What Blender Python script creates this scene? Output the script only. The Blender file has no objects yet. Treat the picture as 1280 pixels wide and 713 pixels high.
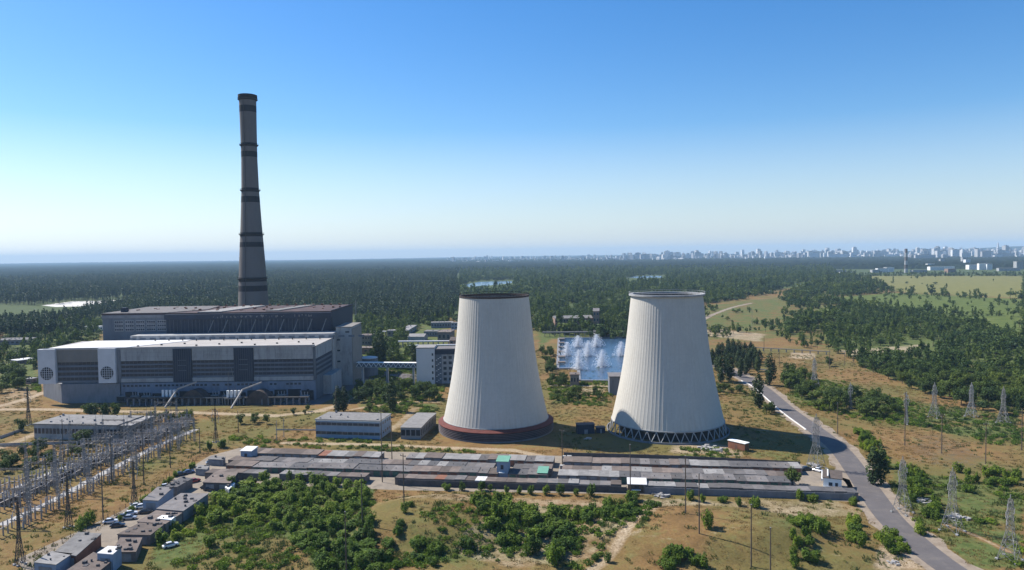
import bpy, math, random
import numpy as np
from mathutils import Vector, Matrix
from bpy_extras.object_utils import world_to_camera_view
C = bpy.context.scene
COL = C.collection
R = math.radians

# ---------------------------------------------------------------- camera, sky, sun, exposure
HC, F, PITCH, ROLL = 83.0, 900.0, math.atan(38.2/900), 0.0136
cam_d = bpy.data.cameras.new('camera'); cam = bpy.data.objects.new('camera', cam_d); COL.objects.link(cam)
cam_d.sensor_width = 36; cam_d.lens = 36*F/1280; cam_d.clip_start = 0.5; cam_d.clip_end = 120000
FW = np.array((0, math.cos(PITCH), -math.sin(PITCH)))
U0 = np.array((0, math.sin(PITCH), math.cos(PITCH))); R0 = np.array((1.0, 0, 0))
UP = U0*math.cos(ROLL) + R0*math.sin(ROLL); RT = R0*math.cos(ROLL) - U0*math.sin(ROLL)
cam.matrix_world = Matrix(((RT[0], UP[0], -FW[0], 0), (RT[1], UP[1], -FW[1], 0), (RT[2], UP[2], -FW[2], HC), (0, 0, 0, 1)))
C.camera = cam

SUN_EL, SUN_AZ = R(47.0), R(62.0)            # azimuth measured from +Y towards -X (behind the scene, on the left)
SD = Vector((-math.sin(SUN_AZ)*math.cos(SUN_EL), math.cos(SUN_AZ)*math.cos(SUN_EL), math.sin(SUN_EL)))
w = bpy.data.worlds.new('World'); C.world = w; w.use_nodes = True
nt = w.node_tree; bg = nt.nodes['Background']
sky = nt.nodes.new('ShaderNodeTexSky'); sky.sky_type = 'NISHITA'; sky.sun_disc = False
sky.sun_elevation = SUN_EL; sky.sun_rotation = -SUN_AZ
sky.altitude = 0; sky.air_density = 1.1; sky.dust_density = 0.35; sky.ozone_density = 2.4
hs = nt.nodes.new('ShaderNodeHueSaturation'); tc = nt.nodes.new('ShaderNodeTexCoord'); sx = nt.nodes.new('ShaderNodeSeparateXYZ'); mr = nt.nodes.new('ShaderNodeMapRange')
nt.links.new(tc.outputs['Generated'], sx.inputs[0]); nt.links.new(sx.outputs[2], mr.inputs[0])
mr.inputs[1].default_value = 0.0; mr.inputs[2].default_value = 0.17; mr.inputs[3].default_value = 0.5; mr.inputs[4].default_value = 1.38; nt.links.new(mr.outputs[0], hs.inputs['Saturation'])   # the air near the horizon is milky
nt.links.new(sky.outputs[0], hs.inputs['Color']); tint = nt.nodes.new('ShaderNodeMix'); tint.data_type = 'RGBA'; tint.blend_type = 'MULTIPLY'; tint.inputs[0].default_value = 1; tint.inputs[7].default_value = (0.90, 0.985, 1.13, 1)
nt.links.new(hs.outputs[0], tint.inputs[6]); nt.links.new(tint.outputs[2], bg.inputs[0]); bg.inputs[1].default_value = 0.085
sl = bpy.data.lights.new('sun', 'SUN'); so = bpy.data.objects.new('sun', sl); COL.objects.link(so)
sl.energy = 5.0; sl.angle = R(0.53); sl.color = (1.0, 0.95, 0.87)
so.rotation_euler = SD.to_track_quat('Z', 'Y').to_euler()
C.view_settings.view_transform = 'Standard'; C.view_settings.look = 'None'
C.view_settings.exposure = 0.66; C.view_settings.gamma = 1.0; C.view_settings.use_curve_mapping = False
C.cycles.use_denoising = True
C.cycles.max_bounces = 6; C.cycles.diffuse_bounces = 2; C.cycles.volume_bounces = 0; C.cycles.transparent_max_bounces = 12
HAZE_DENSITY, HAZE_COLOR = 6.2e-5, (0.54, 0.78, 1.0)

# ---------------------------------------------------------------- where a point of the photograph stands in the world
MOUNDS = []                                  # x, y, radius along x, radius along y, height
def gz(x, y):
    z = 0.0*np.asarray(x, float)
    for mx, my, rx, ry, h in MOUNDS:
        q = 1-((x-mx)/rx)**2-((y-my)/ry)**2
        q = np.clip(q, 0, 1); z = z+h*q*q*(3-2*q)
    return z
def ray(px, py):
    return FW + RT*((px-640)/F) + UP*((356.5-py)/F)
def on_z(px, py, z=0.0):
    d = ray(px, py); t = (z-HC)/d[2]; return d[0]*t, d[1]*t
def on_y(px, py, Y):
    d = ray(px, py); t = Y/d[1]; return d[0]*t, HC+d[2]*t
def at(px, py):
    z = 0.0
    for _ in range(6):
        x, y = on_z(px, py, z); z = float(gz(x, y))
    return x, y, z
def proj(x, y, z=0.0):
    x = np.asarray(x, float); y = np.asarray(y, float); z = np.asarray(z, float)-HC
    c = x*FW[0]+y*FW[1]+z*FW[2]
    c = np.where(c < 0.1, 0.1, c)
    return 640+F*(x*RT[0]+y*RT[1]+z*RT[2])/c, 356.5-F*(x*UP[0]+y*UP[1]+z*UP[2])/c
def inpoly(px, py, poly):
    px = np.asarray(px, float); py = np.asarray(py, float)
    c = np.zeros(px.shape, bool); n = len(poly)
    for i in range(n):
        x0, y0 = poly[i]; x1, y1 = poly[i-1]
        if y0 == y1: continue
        k = ((y0 > py) != (y1 > py)) & (px < (x1-x0)*(py-y0)/(y1-y0)+x0)
        c ^= k
    return c
def world_poly(poly): return [on_z(a, b) for a, b in poly]
def scatter(poly, spacing, rng, jitter=0.45, avoid=()):
    """points on the ground inside a patch (corners given as in the photograph), on a shaken grid"""
    wp = world_poly(poly); xs = [p[0] for p in wp]; ys = [p[1] for p in wp]
    gx = np.arange(min(xs), max(xs)+spacing, spacing); gy = np.arange(min(ys), max(ys)+spacing, spacing)
    X, Y = np.meshgrid(gx, gy); X = X.ravel(); Y = Y.ravel()
    X = X+rng.uniform(-jitter, jitter, X.shape)*spacing; Y = Y+rng.uniform(-jitter, jitter, Y.shape)*spacing
    k = inpoly(X, Y, wp)
    for a in avoid: k &= ~inpoly(X, Y, world_poly(a))
    return X[k], Y[k]

# ---------------------------------------------------------------- materials
MATS = {}
def nodes_of(name):
    m = bpy.data.materials.new(name); m.use_nodes = True
    return m, m.node_tree, m.node_tree.nodes['Principled BSDF']
def N(t, kind, **kw):
    n = t.nodes.new('ShaderNode'+kind)
    for k, v in kw.items(): setattr(n, k, v)
    return n
def noise(t, vec, scale, detail=4, rough=0.55):
    n = N(t, 'TexNoise'); n.inputs['Scale'].default_value = scale; n.inputs['Detail'].default_value = detail
    n.inputs['Roughness'].default_value = rough
    if vec is not None: t.links.new(vec, n.inputs['Vector'])
    return n.outputs[0]
def ramp(t, fac, stops):
    n = N(t, 'ValToRGB'); e = n.color_ramp.elements
    while len(e) < len(stops): e.new(0.5)
    for k, (p, c) in zip(e, stops):
        k.position = p; k.color = (c[0], c[1], c[2], 1) if isinstance(c, (tuple, list)) else (c, c, c, 1)
    t.links.new(fac, n.inputs[0]); return n.outputs[0]
def mix(t, fac, a, b, blend='MIX'):
    n = N(t, 'Mix', data_type='RGBA', blend_type=blend)
    for v, s in ((fac, n.inputs[0]), (a, n.inputs[6]), (b, n.inputs[7])):
        if isinstance(v, (int, float)): s.default_value = v
        elif isinstance(v, tuple): s.default_value = (v[0], v[1], v[2], 1)
        else: t.links.new(v, s)
    return n.outputs[2]
def math_(t, op, a, b=0.0, clamp=False):
    n = N(t, 'Math', operation=op, use_clamp=clamp)
    for v, s in ((a, n.inputs[0]), (b, n.inputs[1])):
        if isinstance(v, (int, float)): s.default_value = v
        else: t.links.new(v, s)
    return n.outputs[0]
def scaled(t, vec, s):
    n = N(t, 'Mapping'); n.inputs['Scale'].default_value = s; t.links.new(vec, n.inputs[0]); return n.outputs[0]
def worn(name, col, var=0.25, scale=0.5, rough=0.8, stretch=(1, 1, 1), stain=None, stain_amt=0.0, metal=0.0, rnd=0.0, bump=0.0, spec=0.3):
    """a base colour broken up by two sizes of noise, with blotches of a stain colour"""
    m, t, b = nodes_of(name)
    g = N(t, 'NewGeometry'); v = scaled(t, g.outputs['Position'], stretch)
    n1 = noise(t, v, scale, 5); n2 = noise(t, v, scale*9, 3)
    f = math_(t, 'ADD', math_(t, 'MULTIPLY', n1, 0.7), math_(t, 'MULTIPLY', n2, 0.3))
    dk = tuple(c*(1-var) for c in col); lt = tuple(min(1, c*(1+var)) for c in col)
    c = ramp(t, f, [(0.3, dk), (0.7, lt)])
    if stain:
        s = ramp(t, noise(t, v, scale*1.7, 6, 0.65), [(0.5, 0.0), (0.66, stain_amt)])
        c = mix(t, s, c, stain)
    if rnd:
        oi = N(t, 'ObjectInfo')
        c = mix(t, 1.0, c, ramp(t, oi.outputs['Random'], [(0, 1-rnd), (1, 1+rnd*0.35)]), 'MULTIPLY')
    t.links.new(c, b.inputs['Base Color']); b.inputs['Roughness'].default_value = rough; b.inputs['Metallic'].default_value = metal
    b.inputs['Specular IOR Level'].default_value = spec
    if bump:
        bp = N(t, 'Bump'); bp.inputs['Strength'].default_value = bump; t.links.new(n2, bp.inputs['Height']); t.links.new(bp.outputs[0], b.inputs['Normal'])
    MATS[name] = m; return m
def leafy(name, dark, light, rnd=0.5, transl=0.25):
    m, t, b = nodes_of(name)
    g = N(t, 'NewGeometry'); oi = N(t, 'ObjectInfo')
    n1 = noise(t, g.outputs['Position'], 0.7, 3)
    c = ramp(t, n1, [(0.35, dark), (0.65, light)])
    r = ramp(t, oi.outputs['Random'], [(0, (1-rnd, 1-rnd*0.8, 1-rnd*0.6)), (0.5, (0.95, 0.95, 0.8)), (1, (1.0+rnd*0.5, 1.0+rnd*0.3, 0.9))])
    c = mix(t, 1.0, c, r, 'MULTIPLY')
    sp = noise(t, g.outputs['Position'], 0.011, 4, 0.6)                 # stands of other species
    c = mix(t, 1.0, c, ramp(t, sp, [(0.36, (0.70, 0.80, 0.95)), (0.5, (1.0, 1.0, 1.0)), (0.64, (1.45, 1.28, 1.0))]), 'MULTIPLY')
    t.links.new(c, b.inputs['Base Color']); b.inputs['Roughness'].default_value = 0.65; b.inputs['Specular IOR Level'].default_value = 0.25
    tr = N(t, 'BsdfTranslucent'); t.links.new(c, tr.inputs[0])
    ms = N(t, 'MixShader'); ms.inputs[0].default_value = transl
    t.links.new(b.outputs[0], ms.inputs[1]); t.links.new(tr.outputs[0], ms.inputs[2])
    t.links.new(ms.outputs[0], t.nodes['Material Output'].inputs[0])
    MATS[name] = m; return m

# ---------------------------------------------------------------- mesh building
class MB:
    def __init__(s): s.v = []; s.f = []; s.m = []
    def add(s, vs, fs, mi=0):
        o = len(s.v); s.v += [tuple(map(float, p)) for p in vs]; s.f += [tuple(i+o for i in f) for f in fs]; s.m += [mi]*len(fs); return s
    def box(s, x0, x1, y0, y1, z0, z1, mi=0):
        return s.add([(x0,y0,z0),(x1,y0,z0),(x1,y1,z0),(x0,y1,z0),(x0,y0,z1),(x1,y0,z1),(x1,y1,z1),(x0,y1,z1)],
                     [(0,3,2,1),(4,5,6,7),(0,1,5,4),(1,2,6,5),(2,3,7,6),(3,0,4,7)], mi)
    def prism(s, poly, z0, z1, mi=0):
        a = sum(poly[i-1][0]*poly[i][1]-poly[i][0]*poly[i-1][1] for i in range(len(poly)))
        if a < 0: poly = poly[::-1]
        n = len(poly)
        zz = z1 if isinstance(z1, (list, tuple)) else [z1]*n
        return s.add([(x, y, z0) for x, y in poly]+[(p[0], p[1], z) for p, z in zip(poly, zz)],
                     [tuple(range(n-1, -1, -1)), tuple(range(n, 2*n))]+[(i, (i+1) % n, n+(i+1) % n, n+i) for i in range(n)], mi)
    def bar(s, a, b, r, n=4, r2=None, mi=0):
        a = Vector(a); b = Vector(b); d = (b-a)
        if d.length < 1e-6: return s
        d.normalize(); q = Vector((0, 0, 1)) if abs(d.z) < 0.9 else Vector((1, 0, 0))
        u = d.cross(q).normalized(); w_ = d.cross(u); r2 = r if r2 is None else r2
        vs = []
        for p, rr in ((a, r), (b, r2)):
            for i in range(n):
                t = 2*math.pi*(i+0.5)/n; vs.append(p+u*math.cos(t)*rr+w_*math.sin(t)*rr)
        return s.add(vs, [(i, (i+1) % n, n+(i+1) % n, n+i) for i in range(n)]+[tuple(range(n-1, -1, -1)), tuple(range(n, 2*n))], mi)
    def lathe(s, prof, n=32, cx=0, cy=0, mi=0, closed=False, a0=0.0, a1=2*math.pi):
        full = abs(a1-a0-2*math.pi) < 1e-6; k = n if full else n+1; vs = []
        for r, z in prof:
            for i in range(k):
                t = a0+(a1-a0)*i/n; vs.append((cx+r*math.cos(t), cy+r*math.sin(t), z))
        fs = []; m = len(prof)
        for j in range(m if closed else m-1):
            for i in range(n):
                i2 = (i+1) % k; j2 = (j+1) % m
                fs.append((j*k+i, j*k+i2, j2*k+i2, j2*k+i))
        return s.add(vs, fs, mi)
    def build(s, name, mats, parent=None, smooth=False, loc=None):
        me = bpy.data.meshes.new(name); me.from_pydata(s.v, [], s.f)
        mats = mats if isinstance(mats, (list, tuple)) else [mats]
        for m in mats: me.materials.append(MATS[m] if isinstance(m, str) else m)
        if len(mats) > 1: me.polygons.foreach_set('material_index', s.m)
        if smooth: me.polygons.foreach_set('use_smooth', [True]*len(s.f))
        me.update()
        o = bpy.data.objects.new(name, me); COL.objects.link(o)
        if parent: o.parent = parent
        if loc: o.location = loc
        return o
def each(mb, name, mat, parent):
    """every box of a mesh builder becomes a part of its own"""
    for k in range(len(mb.v)//8):
        q = MB(); q.v = mb.v[8*k:8*k+8]; q.f = [tuple(i-8*k for i in f) for f in mb.f[6*k:6*k+6]]; q.m = [0]*6; q.build(name, mat, parent)
def tag(o, label=None, cat=None, group=None, kind=None):
    for k, v in (('label', label), ('category', cat), ('group', group), ('kind', kind)):
        if v: o[k] = v
    return o
def thing(name, label, cat, loc=(0, 0, 0), rot=0.0, group=None):
    o = bpy.data.objects.new(name, None); COL.objects.link(o); o.location = loc; o.rotation_euler = (0, 0, rot)
    o.empty_display_size = 1; return tag(o, label, cat, group)
KIDS = {}
def copy_tree(o, parent=None):
    c = o.copy(); COL.objects.link(c)
    if parent: c.parent = parent
    if o.name not in KIDS: KIDS[o.name] = list(o.children)
    for ch in KIDS[o.name]: copy_tree(ch, c)
    return c
USED = {}
def place(proto, loc, rot=0.0, scale=1.0, label=None, group=None):
    """the first call moves the thing itself, every later one a copy of it and its parts"""
    if USED.get(proto.name): o = copy_tree(USED[proto.name])
    else: o = proto; USED[proto.name] = proto
    o.location = loc; o.rotation_euler = (0, 0, rot); o.scale = scale if isinstance(scale, tuple) else (scale,)*3
    tag(o, label, None, group); return o
# ---------------------------------------------------------------- palette
worn('tower_concrete', (0.60, 0.565, 0.50), 0.10, 0.12, 0.9, (1, 1, 0.25), (0.40, 0.37, 0.32), 0.35)
worn('tower_inside', (0.20, 0.18, 0.16), 0.3, 0.2, 0.95)
worn('pale_concrete', (0.34, 0.34, 0.335), 0.2, 0.25, 0.9, (1, 1, 0.3), (0.17, 0.165, 0.16), 0.65)
worn('grey_concrete', (0.19, 0.195, 0.21), 0.2, 0.2, 0.9, (1, 1, 0.35), (0.10, 0.11, 0.12), 0.5)
worn('dark_cladding', (0.026, 0.034, 0.054), 0.25, 0.2, 0.7, (1, 1, 0.3))
worn('facade_grey', (0.125, 0.145, 0.17), 0.2, 0.15, 0.8, (1, 1, 0.3), (0.07, 0.08, 0.10), 0.5)
worn('tan_panel', (0.20, 0.185, 0.165), 0.12, 0.3, 0.85)
worn('white_metal', (0.58, 0.58, 0.59), 0.08, 0.3, 0.6)
worn('white_paint', (0.78, 0.78, 0.76), 0.10, 0.5, 0.6)
worn('rust', (0.20, 0.085, 0.05), 0.4, 0.4, 0.85)
worn('red_roof', (0.055, 0.036, 0.037), 0.4, 0.12, 0.9, (1, 1, 1), (0.12, 0.065, 0.055), 0.7)
worn('rim_brown', (0.045, 0.033, 0.03), 0.3, 0.3, 0.85); worn('collar_brown', (0.12, 0.034, 0.026), 0.3, 0.3, 0.85)
worn('beige_roof', (0.36, 0.335, 0.31), 0.14, 0.1, 0.9, (1, 1, 1), (0.30, 0.27, 0.24), 0.5)
worn('white_roof', (0.58, 0.57, 0.56), 0.06, 0.1, 0.7, (1, 1, 1), (0.55, 0.53, 0.5), 0.4)
worn('felt_roof', (0.145, 0.135, 0.132), 0.3, 0.35, 0.95, (1, 1, 1), (0.20, 0.165, 0.14), 0.6, 0.0, 0.45)
worn('felt_brown', (0.165, 0.13, 0.11), 0.3, 0.35, 0.95, (1, 1, 1), (0.10, 0.09, 0.085), 0.6, 0.0, 0.45)
worn('felt_light', (0.235, 0.225, 0.215), 0.25, 0.35, 0.95, (1, 1, 1), (0.14, 0.13, 0.125), 0.6, 0.0, 0.4)
worn('felt_dark', (0.085, 0.082, 0.084), 0.3, 0.35, 0.95, (1, 1, 1), (0.13, 0.12, 0.11), 0.5)
worn('green_roof', (0.13, 0.30, 0.22), 0.15, 0.5, 0.7)
worn('garage_wall', (0.21, 0.175, 0.155), 0.3, 0.5, 0.9, (1, 1, 1), (0.10, 0.09, 0.09), 0.5, 0.0, 0.3)
worn('brick', (0.26, 0.17, 0.13), 0.25, 0.6, 0.9)
worn('blue_wall', (0.24, 0.30, 0.38), 0.12, 0.4, 0.8)
worn('steel', (0.24, 0.24, 0.24), 0.25, 0.8, 0.6, metal=0.2)
worn('steel_pale', (0.21, 0.205, 0.195), 0.2, 0.8, 0.6, metal=0.2)
worn('steel_dark', (0.075, 0.068, 0.062), 0.3, 0.8, 0.75)
worn('pole_wood_shade', (0.11, 0.085, 0.065), 0.3, 0.8, 0.9)
worn('pole_concrete', (0.30, 0.27, 0.24), 0.2, 0.8, 0.9)
worn('porcelain', (0.36, 0.34, 0.34), 0.2, 1.5, 0.35)
worn('bark', (0.10, 0.075, 0.055), 0.3, 1.0, 0.95)
worn('path_concrete', (0.34, 0.325, 0.31), 0.2, 0.25, 0.9, (1, 1, 1), (0.30, 0.29, 0.27), 0.7)
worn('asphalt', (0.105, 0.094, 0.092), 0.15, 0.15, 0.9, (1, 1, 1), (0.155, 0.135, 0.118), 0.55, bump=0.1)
worn('shoulder', (0.25, 0.20, 0.15), 0.25, 0.2, 0.95, (1, 1, 1), (0.16, 0.115, 0.075), 0.6)
worn('kerb', (0.60, 0.58, 0.54), 0.15, 0.5, 0.9)
worn('yard', (0.235, 0.195, 0.15), 0.2, 0.15, 0.95, (1, 1, 1), (0.15, 0.125, 0.10), 0.7)
worn('pale_sand', (0.55, 0.52, 0.47), 0.15, 0.02, 0.95, (1, 1, 1), (0.42, 0.42, 0.36), 0.6)
worn('city_wall', (0.60, 0.585, 0.565), 0.10, 0.01, 0.9, rnd=0.55)
worn('city_window', (0.12, 0.14, 0.17), 0.2, 0.05, 0.4)
worn('chimney_shaft', (0.145, 0.130, 0.122), 0.15, 0.06, 0.9, (1, 1, 0.3), (0.12, 0.105, 0.10), 0.5)
worn('chimney_band', (0.022, 0.020, 0.024), 0.3, 0.1, 0.9)
m, t, b = nodes_of('glass'); b.inputs['Base Color'].default_value = (0.03, 0.04, 0.055, 1); b.inputs['Roughness'].default_value = 0.15; MATS['glass'] = m
m, t, b = nodes_of('dark_void'); b.inputs['Base Color'].default_value = (0.02, 0.021, 0.024, 1); b.inputs['Roughness'].default_value = 0.95; MATS['dark_void'] = m
for nm, col in (('car_white', (0.7, 0.7, 0.7)), ('car_dark', (0.025, 0.028, 0.035)), ('car_red', (0.32, 0.03, 0.03)), ('car_silver', (0.36, 0.38, 0.4)), ('car_blue', (0.05, 0.09, 0.2))):
    m, t, b = nodes_of(nm); b.inputs['Base Color'].default_value = col+(1,); b.inputs['Roughness'].default_value = 0.3; b.inputs['Metallic'].default_value = 0.2
    b.inputs['Coat Weight'].default_value = 0.5; MATS[nm] = m
m, t, b = nodes_of('rubber'); b.inputs['Base Color'].default_value = (0.02, 0.02, 0.02, 1); b.inputs['Roughness'].default_value = 0.9; MATS['rubber'] = m
m, t, b = nodes_of('spray'); b.inputs['Base Color'].default_value = (0.85, 0.87, 0.9, 1); b.inputs['Roughness'].default_value = 0.6
tb = N(t, 'BsdfTransparent'); tl = N(t, 'BsdfTranslucent'); tl.inputs[0].default_value = (0.9, 0.92, 0.95, 1)
m1 = N(t, 'MixShader'); m1.inputs[0].default_value = 0.5; t.links.new(b.outputs[0], m1.inputs[1]); t.links.new(tl.outputs[0], m1.inputs[2])
m2 = N(t, 'MixShader'); m2.inputs[0].default_value = 0.8; t.links.new(tb.outputs[0], m2.inputs[1]); t.links.new(m1.outputs[0], m2.inputs[2])
t.links.new(m2.outputs[0], t.nodes['Material Output'].inputs[0]); MATS['spray'] = m
def water(name, col, rough, bstr, bscale):
    m, t, b = nodes_of(name); b.inputs['Base Color'].default_value = col+(1,); b.inputs['Roughness'].default_value = rough
    b.inputs['IOR'].default_value = 1.30
    g = N(t, 'NewGeometry'); bp = N(t, 'Bump'); bp.inputs['Strength'].default_value = bstr; bp.inputs['Distance'].default_value = 0.3
    t.links.new(noise(t, scaled(t, g.outputs['Position'], (1, 1.6, 1)), bscale, 5), bp.inputs['Height']); t.links.new(bp.outputs[0], b.inputs['Normal']); MATS[name] = m
water('pond_water', (0.035, 0.07, 0.125), 0.2, 0.4, 0.5)
water('lake_water', (0.10, 0.15, 0.20), 0.2, 0.15, 0.05)
leafy('leaf_bush', (0.066, 0.120, 0.011), (0.170, 0.250, 0.024), 0.42, 0.35)
leafy('leaf_tree', (0.046, 0.080, 0.015), (0.112, 0.162, 0.032), 0.40, 0.32)
leafy('leaf_poplar', (0.024, 0.048, 0.016), (0.060, 0.092, 0.028), 0.25, 0.15)
leafy('leaf_pine', (0.036, 0.066, 0.028), (0.072, 0.110, 0.046), 0.3, 0.2)
leafy('leaf_grass', (0.06, 0.095, 0.02), (0.135, 0.155, 0.045), 0.35, 0.25)
leafy('leaf_dry', (0.17, 0.12, 0.05), (0.28, 0.20, 0.085), 0.35, 0.25)

# ---------------------------------------------------------------- land: patches as they lie in the photograph
for px, py, rx, ry, h in ((548, 652, 34, 26, 5.0), (880, 668, 42, 24, 5.0), (1010, 690, 26, 16, 1.6), (690, 668, 24, 16, 1.2)):
    x, y = on_z(px, py); MOUNDS.append((x, y, rx, ry, h))
GRASS = [  # (corners, strength)
    ([(180, 713), (200, 665), (262, 622), (300, 600), (470, 600), (470, 640), (445, 665), (470, 713)], 0.75),
    ([(560, 640), (620, 628), (830, 640), (800, 680), (720, 713), (600, 700), (470, 713), (440, 690), (520, 668)], 0.55),
    ([(470, 556), (700, 572), (700, 584), (470, 572)], 0.55), ([(850, 560), (1000, 566), (1000, 582), (850, 574)], 0.5),
    ([(1112, 578), (1150, 590), (1280, 614), (1280, 713), (1215, 713), (1160, 665), (1130, 640), (1114, 615)], 0.7),
    ([(985, 470), (1060, 478), (1130, 500), (1280, 520), (1280, 550), (1200, 546), (1120, 528), (1030, 512), (985, 495)], 0.65),
    ([(1030, 385), (1280, 380), (1280, 520), (1160, 490), (1085, 462), (1036, 425)], 0.9), ([(960, 380), (1040, 380), (1050, 440), (1000, 430)], 0.5),
    ([(440, 462), (560, 462), (548, 515), (470, 520), (430, 500)], 0.6),
    ([(0, 425), (50, 430), (50, 490), (0, 485)], 0.8), ([(0, 560), (100, 540), (150, 548), (110, 580), (0, 615)], 0.35),
    ([(860, 385), (1060, 360), (1060, 395), (980, 420), (890, 410)], 0.6), ([(685, 478), (775, 478), (760, 510), (690, 505)], 0.5),
    ([(980, 650), (1060, 640), (1130, 680), (1080, 713), (960, 713)], 0.25), ([(1040, 425), (1280, 430), (1280, 480), (1140, 470)], 0.7),
    ([(436, 394), (562, 394), (562, 462), (436, 462)], 0.75), ([(670, 395), (800, 395), (790, 424), (690, 424), (672, 440)], 0.8), ([(862, 384), (1000, 378), (1000, 420), (930, 430), (880, 430)], 0.5), ([(0, 398), (130, 398), (128, 424), (60, 440), (0, 440)], 0.7), ([(280, 545), (470, 552), (470, 562), (300, 560)], 0.4), ([(890, 470), (1000, 500), (1030, 545), (930, 545), (885, 500)], 0.3),
    ([(60, 640), (240, 545), (262, 560), (150, 640), (40, 713), (0, 713)], 0.25)]
PALE = [([(500, 618), (760, 625), (830, 655), (740, 700), (640, 713), (560, 690), (610, 650), (500, 640)], 0.55),
    ([(800, 622), (1000, 628), (1060, 640), (1000, 655), (880, 640), (800, 650)], 0.6), ([(940, 618), (1075, 628), (1090, 650), (960, 645)], 0.45),
    ([(1110, 650), (1170, 690), (1200, 713), (1090, 713)], 0.8), ([(850, 548), (930, 560), (930, 572), (830, 566)], 0.7),
    ([(870, 408), (960, 418), (950, 428), (880, 420)], 0.7), ([(990, 440), (1020, 442), (1018, 450), (985, 448)], 0.9), ([(1045, 438), (1160, 430), (1165, 440), (1060, 446)], 0.7),
    ([(0, 386), (90, 384), (60, 394), (0, 400)], 0.85), ([(0, 470), (54, 478), (54, 500), (0, 515)], 0.5), ([(690, 484), (760, 486), (756, 494), (690, 494)], 0.6)]
FIELD = [([(1065, 345), (1280, 345), (1280, 373), (1120, 365)], (1, 0)), ([(1040, 372), (1120, 366), (1280, 374), (1280, 402), (1180, 396), (1060, 384)], (0.45, 1)),
    ([(1230, 400), (1280, 398), (1280, 440), (1235, 425)], (0.4, 1))]
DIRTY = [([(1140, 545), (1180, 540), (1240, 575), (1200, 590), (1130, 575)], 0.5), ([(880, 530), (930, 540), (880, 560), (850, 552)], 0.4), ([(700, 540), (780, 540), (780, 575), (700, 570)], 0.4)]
FOREST = [([(-400, 411), (60, 405), (130, 412), (130, 400), (440, 400), (470, 405), (560, 395), (560, 318), (-400, 330)], 1.0), ([(560, 395), (700, 392), (790, 398), (880, 376), (1060, 350), (1060, 345), (1280, 345), (1700, 345), (1700, 305), (560, 316)], 1.0)]
TRACKS = [  # pale dirt tracks: (points, half width in m, strength)
    ([(0, 512), (60, 512), (120, 514), (240, 516), (345, 520), (400, 514), (430, 505)], 3.2, 0.85), ([(-10, 510), (30, 500), (58, 490)], 3.0, 0.9), ([(-10, 482), (54, 480)], 2.5, 0.7),
    ([(355, 554), (470, 556), (560, 560), (640, 563), (700, 575)], 2.2, 0.8), ([(440, 512), (500, 503), (548, 503)], 2.0, 0.7), ([(485, 540), (500, 530), (520, 510)], 2.4, 0.6), ([(0, 560), (40, 545), (60, 535)], 3, 0.7),
    ([(500, 622), (620, 632), (700, 628), (800, 636), (830, 640)], 1.5, 0.6), ([(828, 644), (800, 660), (770, 690), (740, 713)], 1.8, 0.7), ([(700, 700), (760, 690), (800, 680)], 0.8, 0.5),
    ([(1180, 655), (1220, 670), (1262, 690)], 0.8, 0.6), ([(690, 482), (790, 484)], 2.5, 0.8), ([(930, 535), (1000, 545)], 1.5, 0.4), ([(1080, 552), (1150, 590), (1280, 600)], 1.0, 0.35), ([(860, 648), (920, 638), (1000, 645), (1068, 640)], 0.9, 0.5), ([(770, 680), (850, 692), (950, 678), (1050, 702)], 0.6, 0.4), ([(468, 642), (560, 634)], 0.8, 0.45), ([(1100, 545), (1180, 573), (1280, 588)], 0.9, 0.45), ([(1000, 468), (1100, 490), (1200, 502), (1280, 512)], 0.9, 0.5), ([(930, 470), (1000, 452), (1060, 462)], 1.0, 0.5), ([(60, 668), (150, 618), (260, 556)], 0.6, 0.3), ([(150, 640), (220, 590), (300, 555)], 1.2, 0.35), ([(20, 700), (150, 635)], 1.0, 0.3)]
def dist_line(px, py, pts):
    d = np.full(px.shape, 1e9)
    for (ax, ay), (bx, by) in zip(pts, pts[1:]):
        dx, dy = bx-ax, by-ay; L = dx*dx+dy*dy
        q = np.clip(((px-ax)*dx+(py-ay)*dy)/L, 0, 1)
        d = np.minimum(d, np.hypot(px-ax-q*dx, py-ay-q*dy))
    return d
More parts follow.
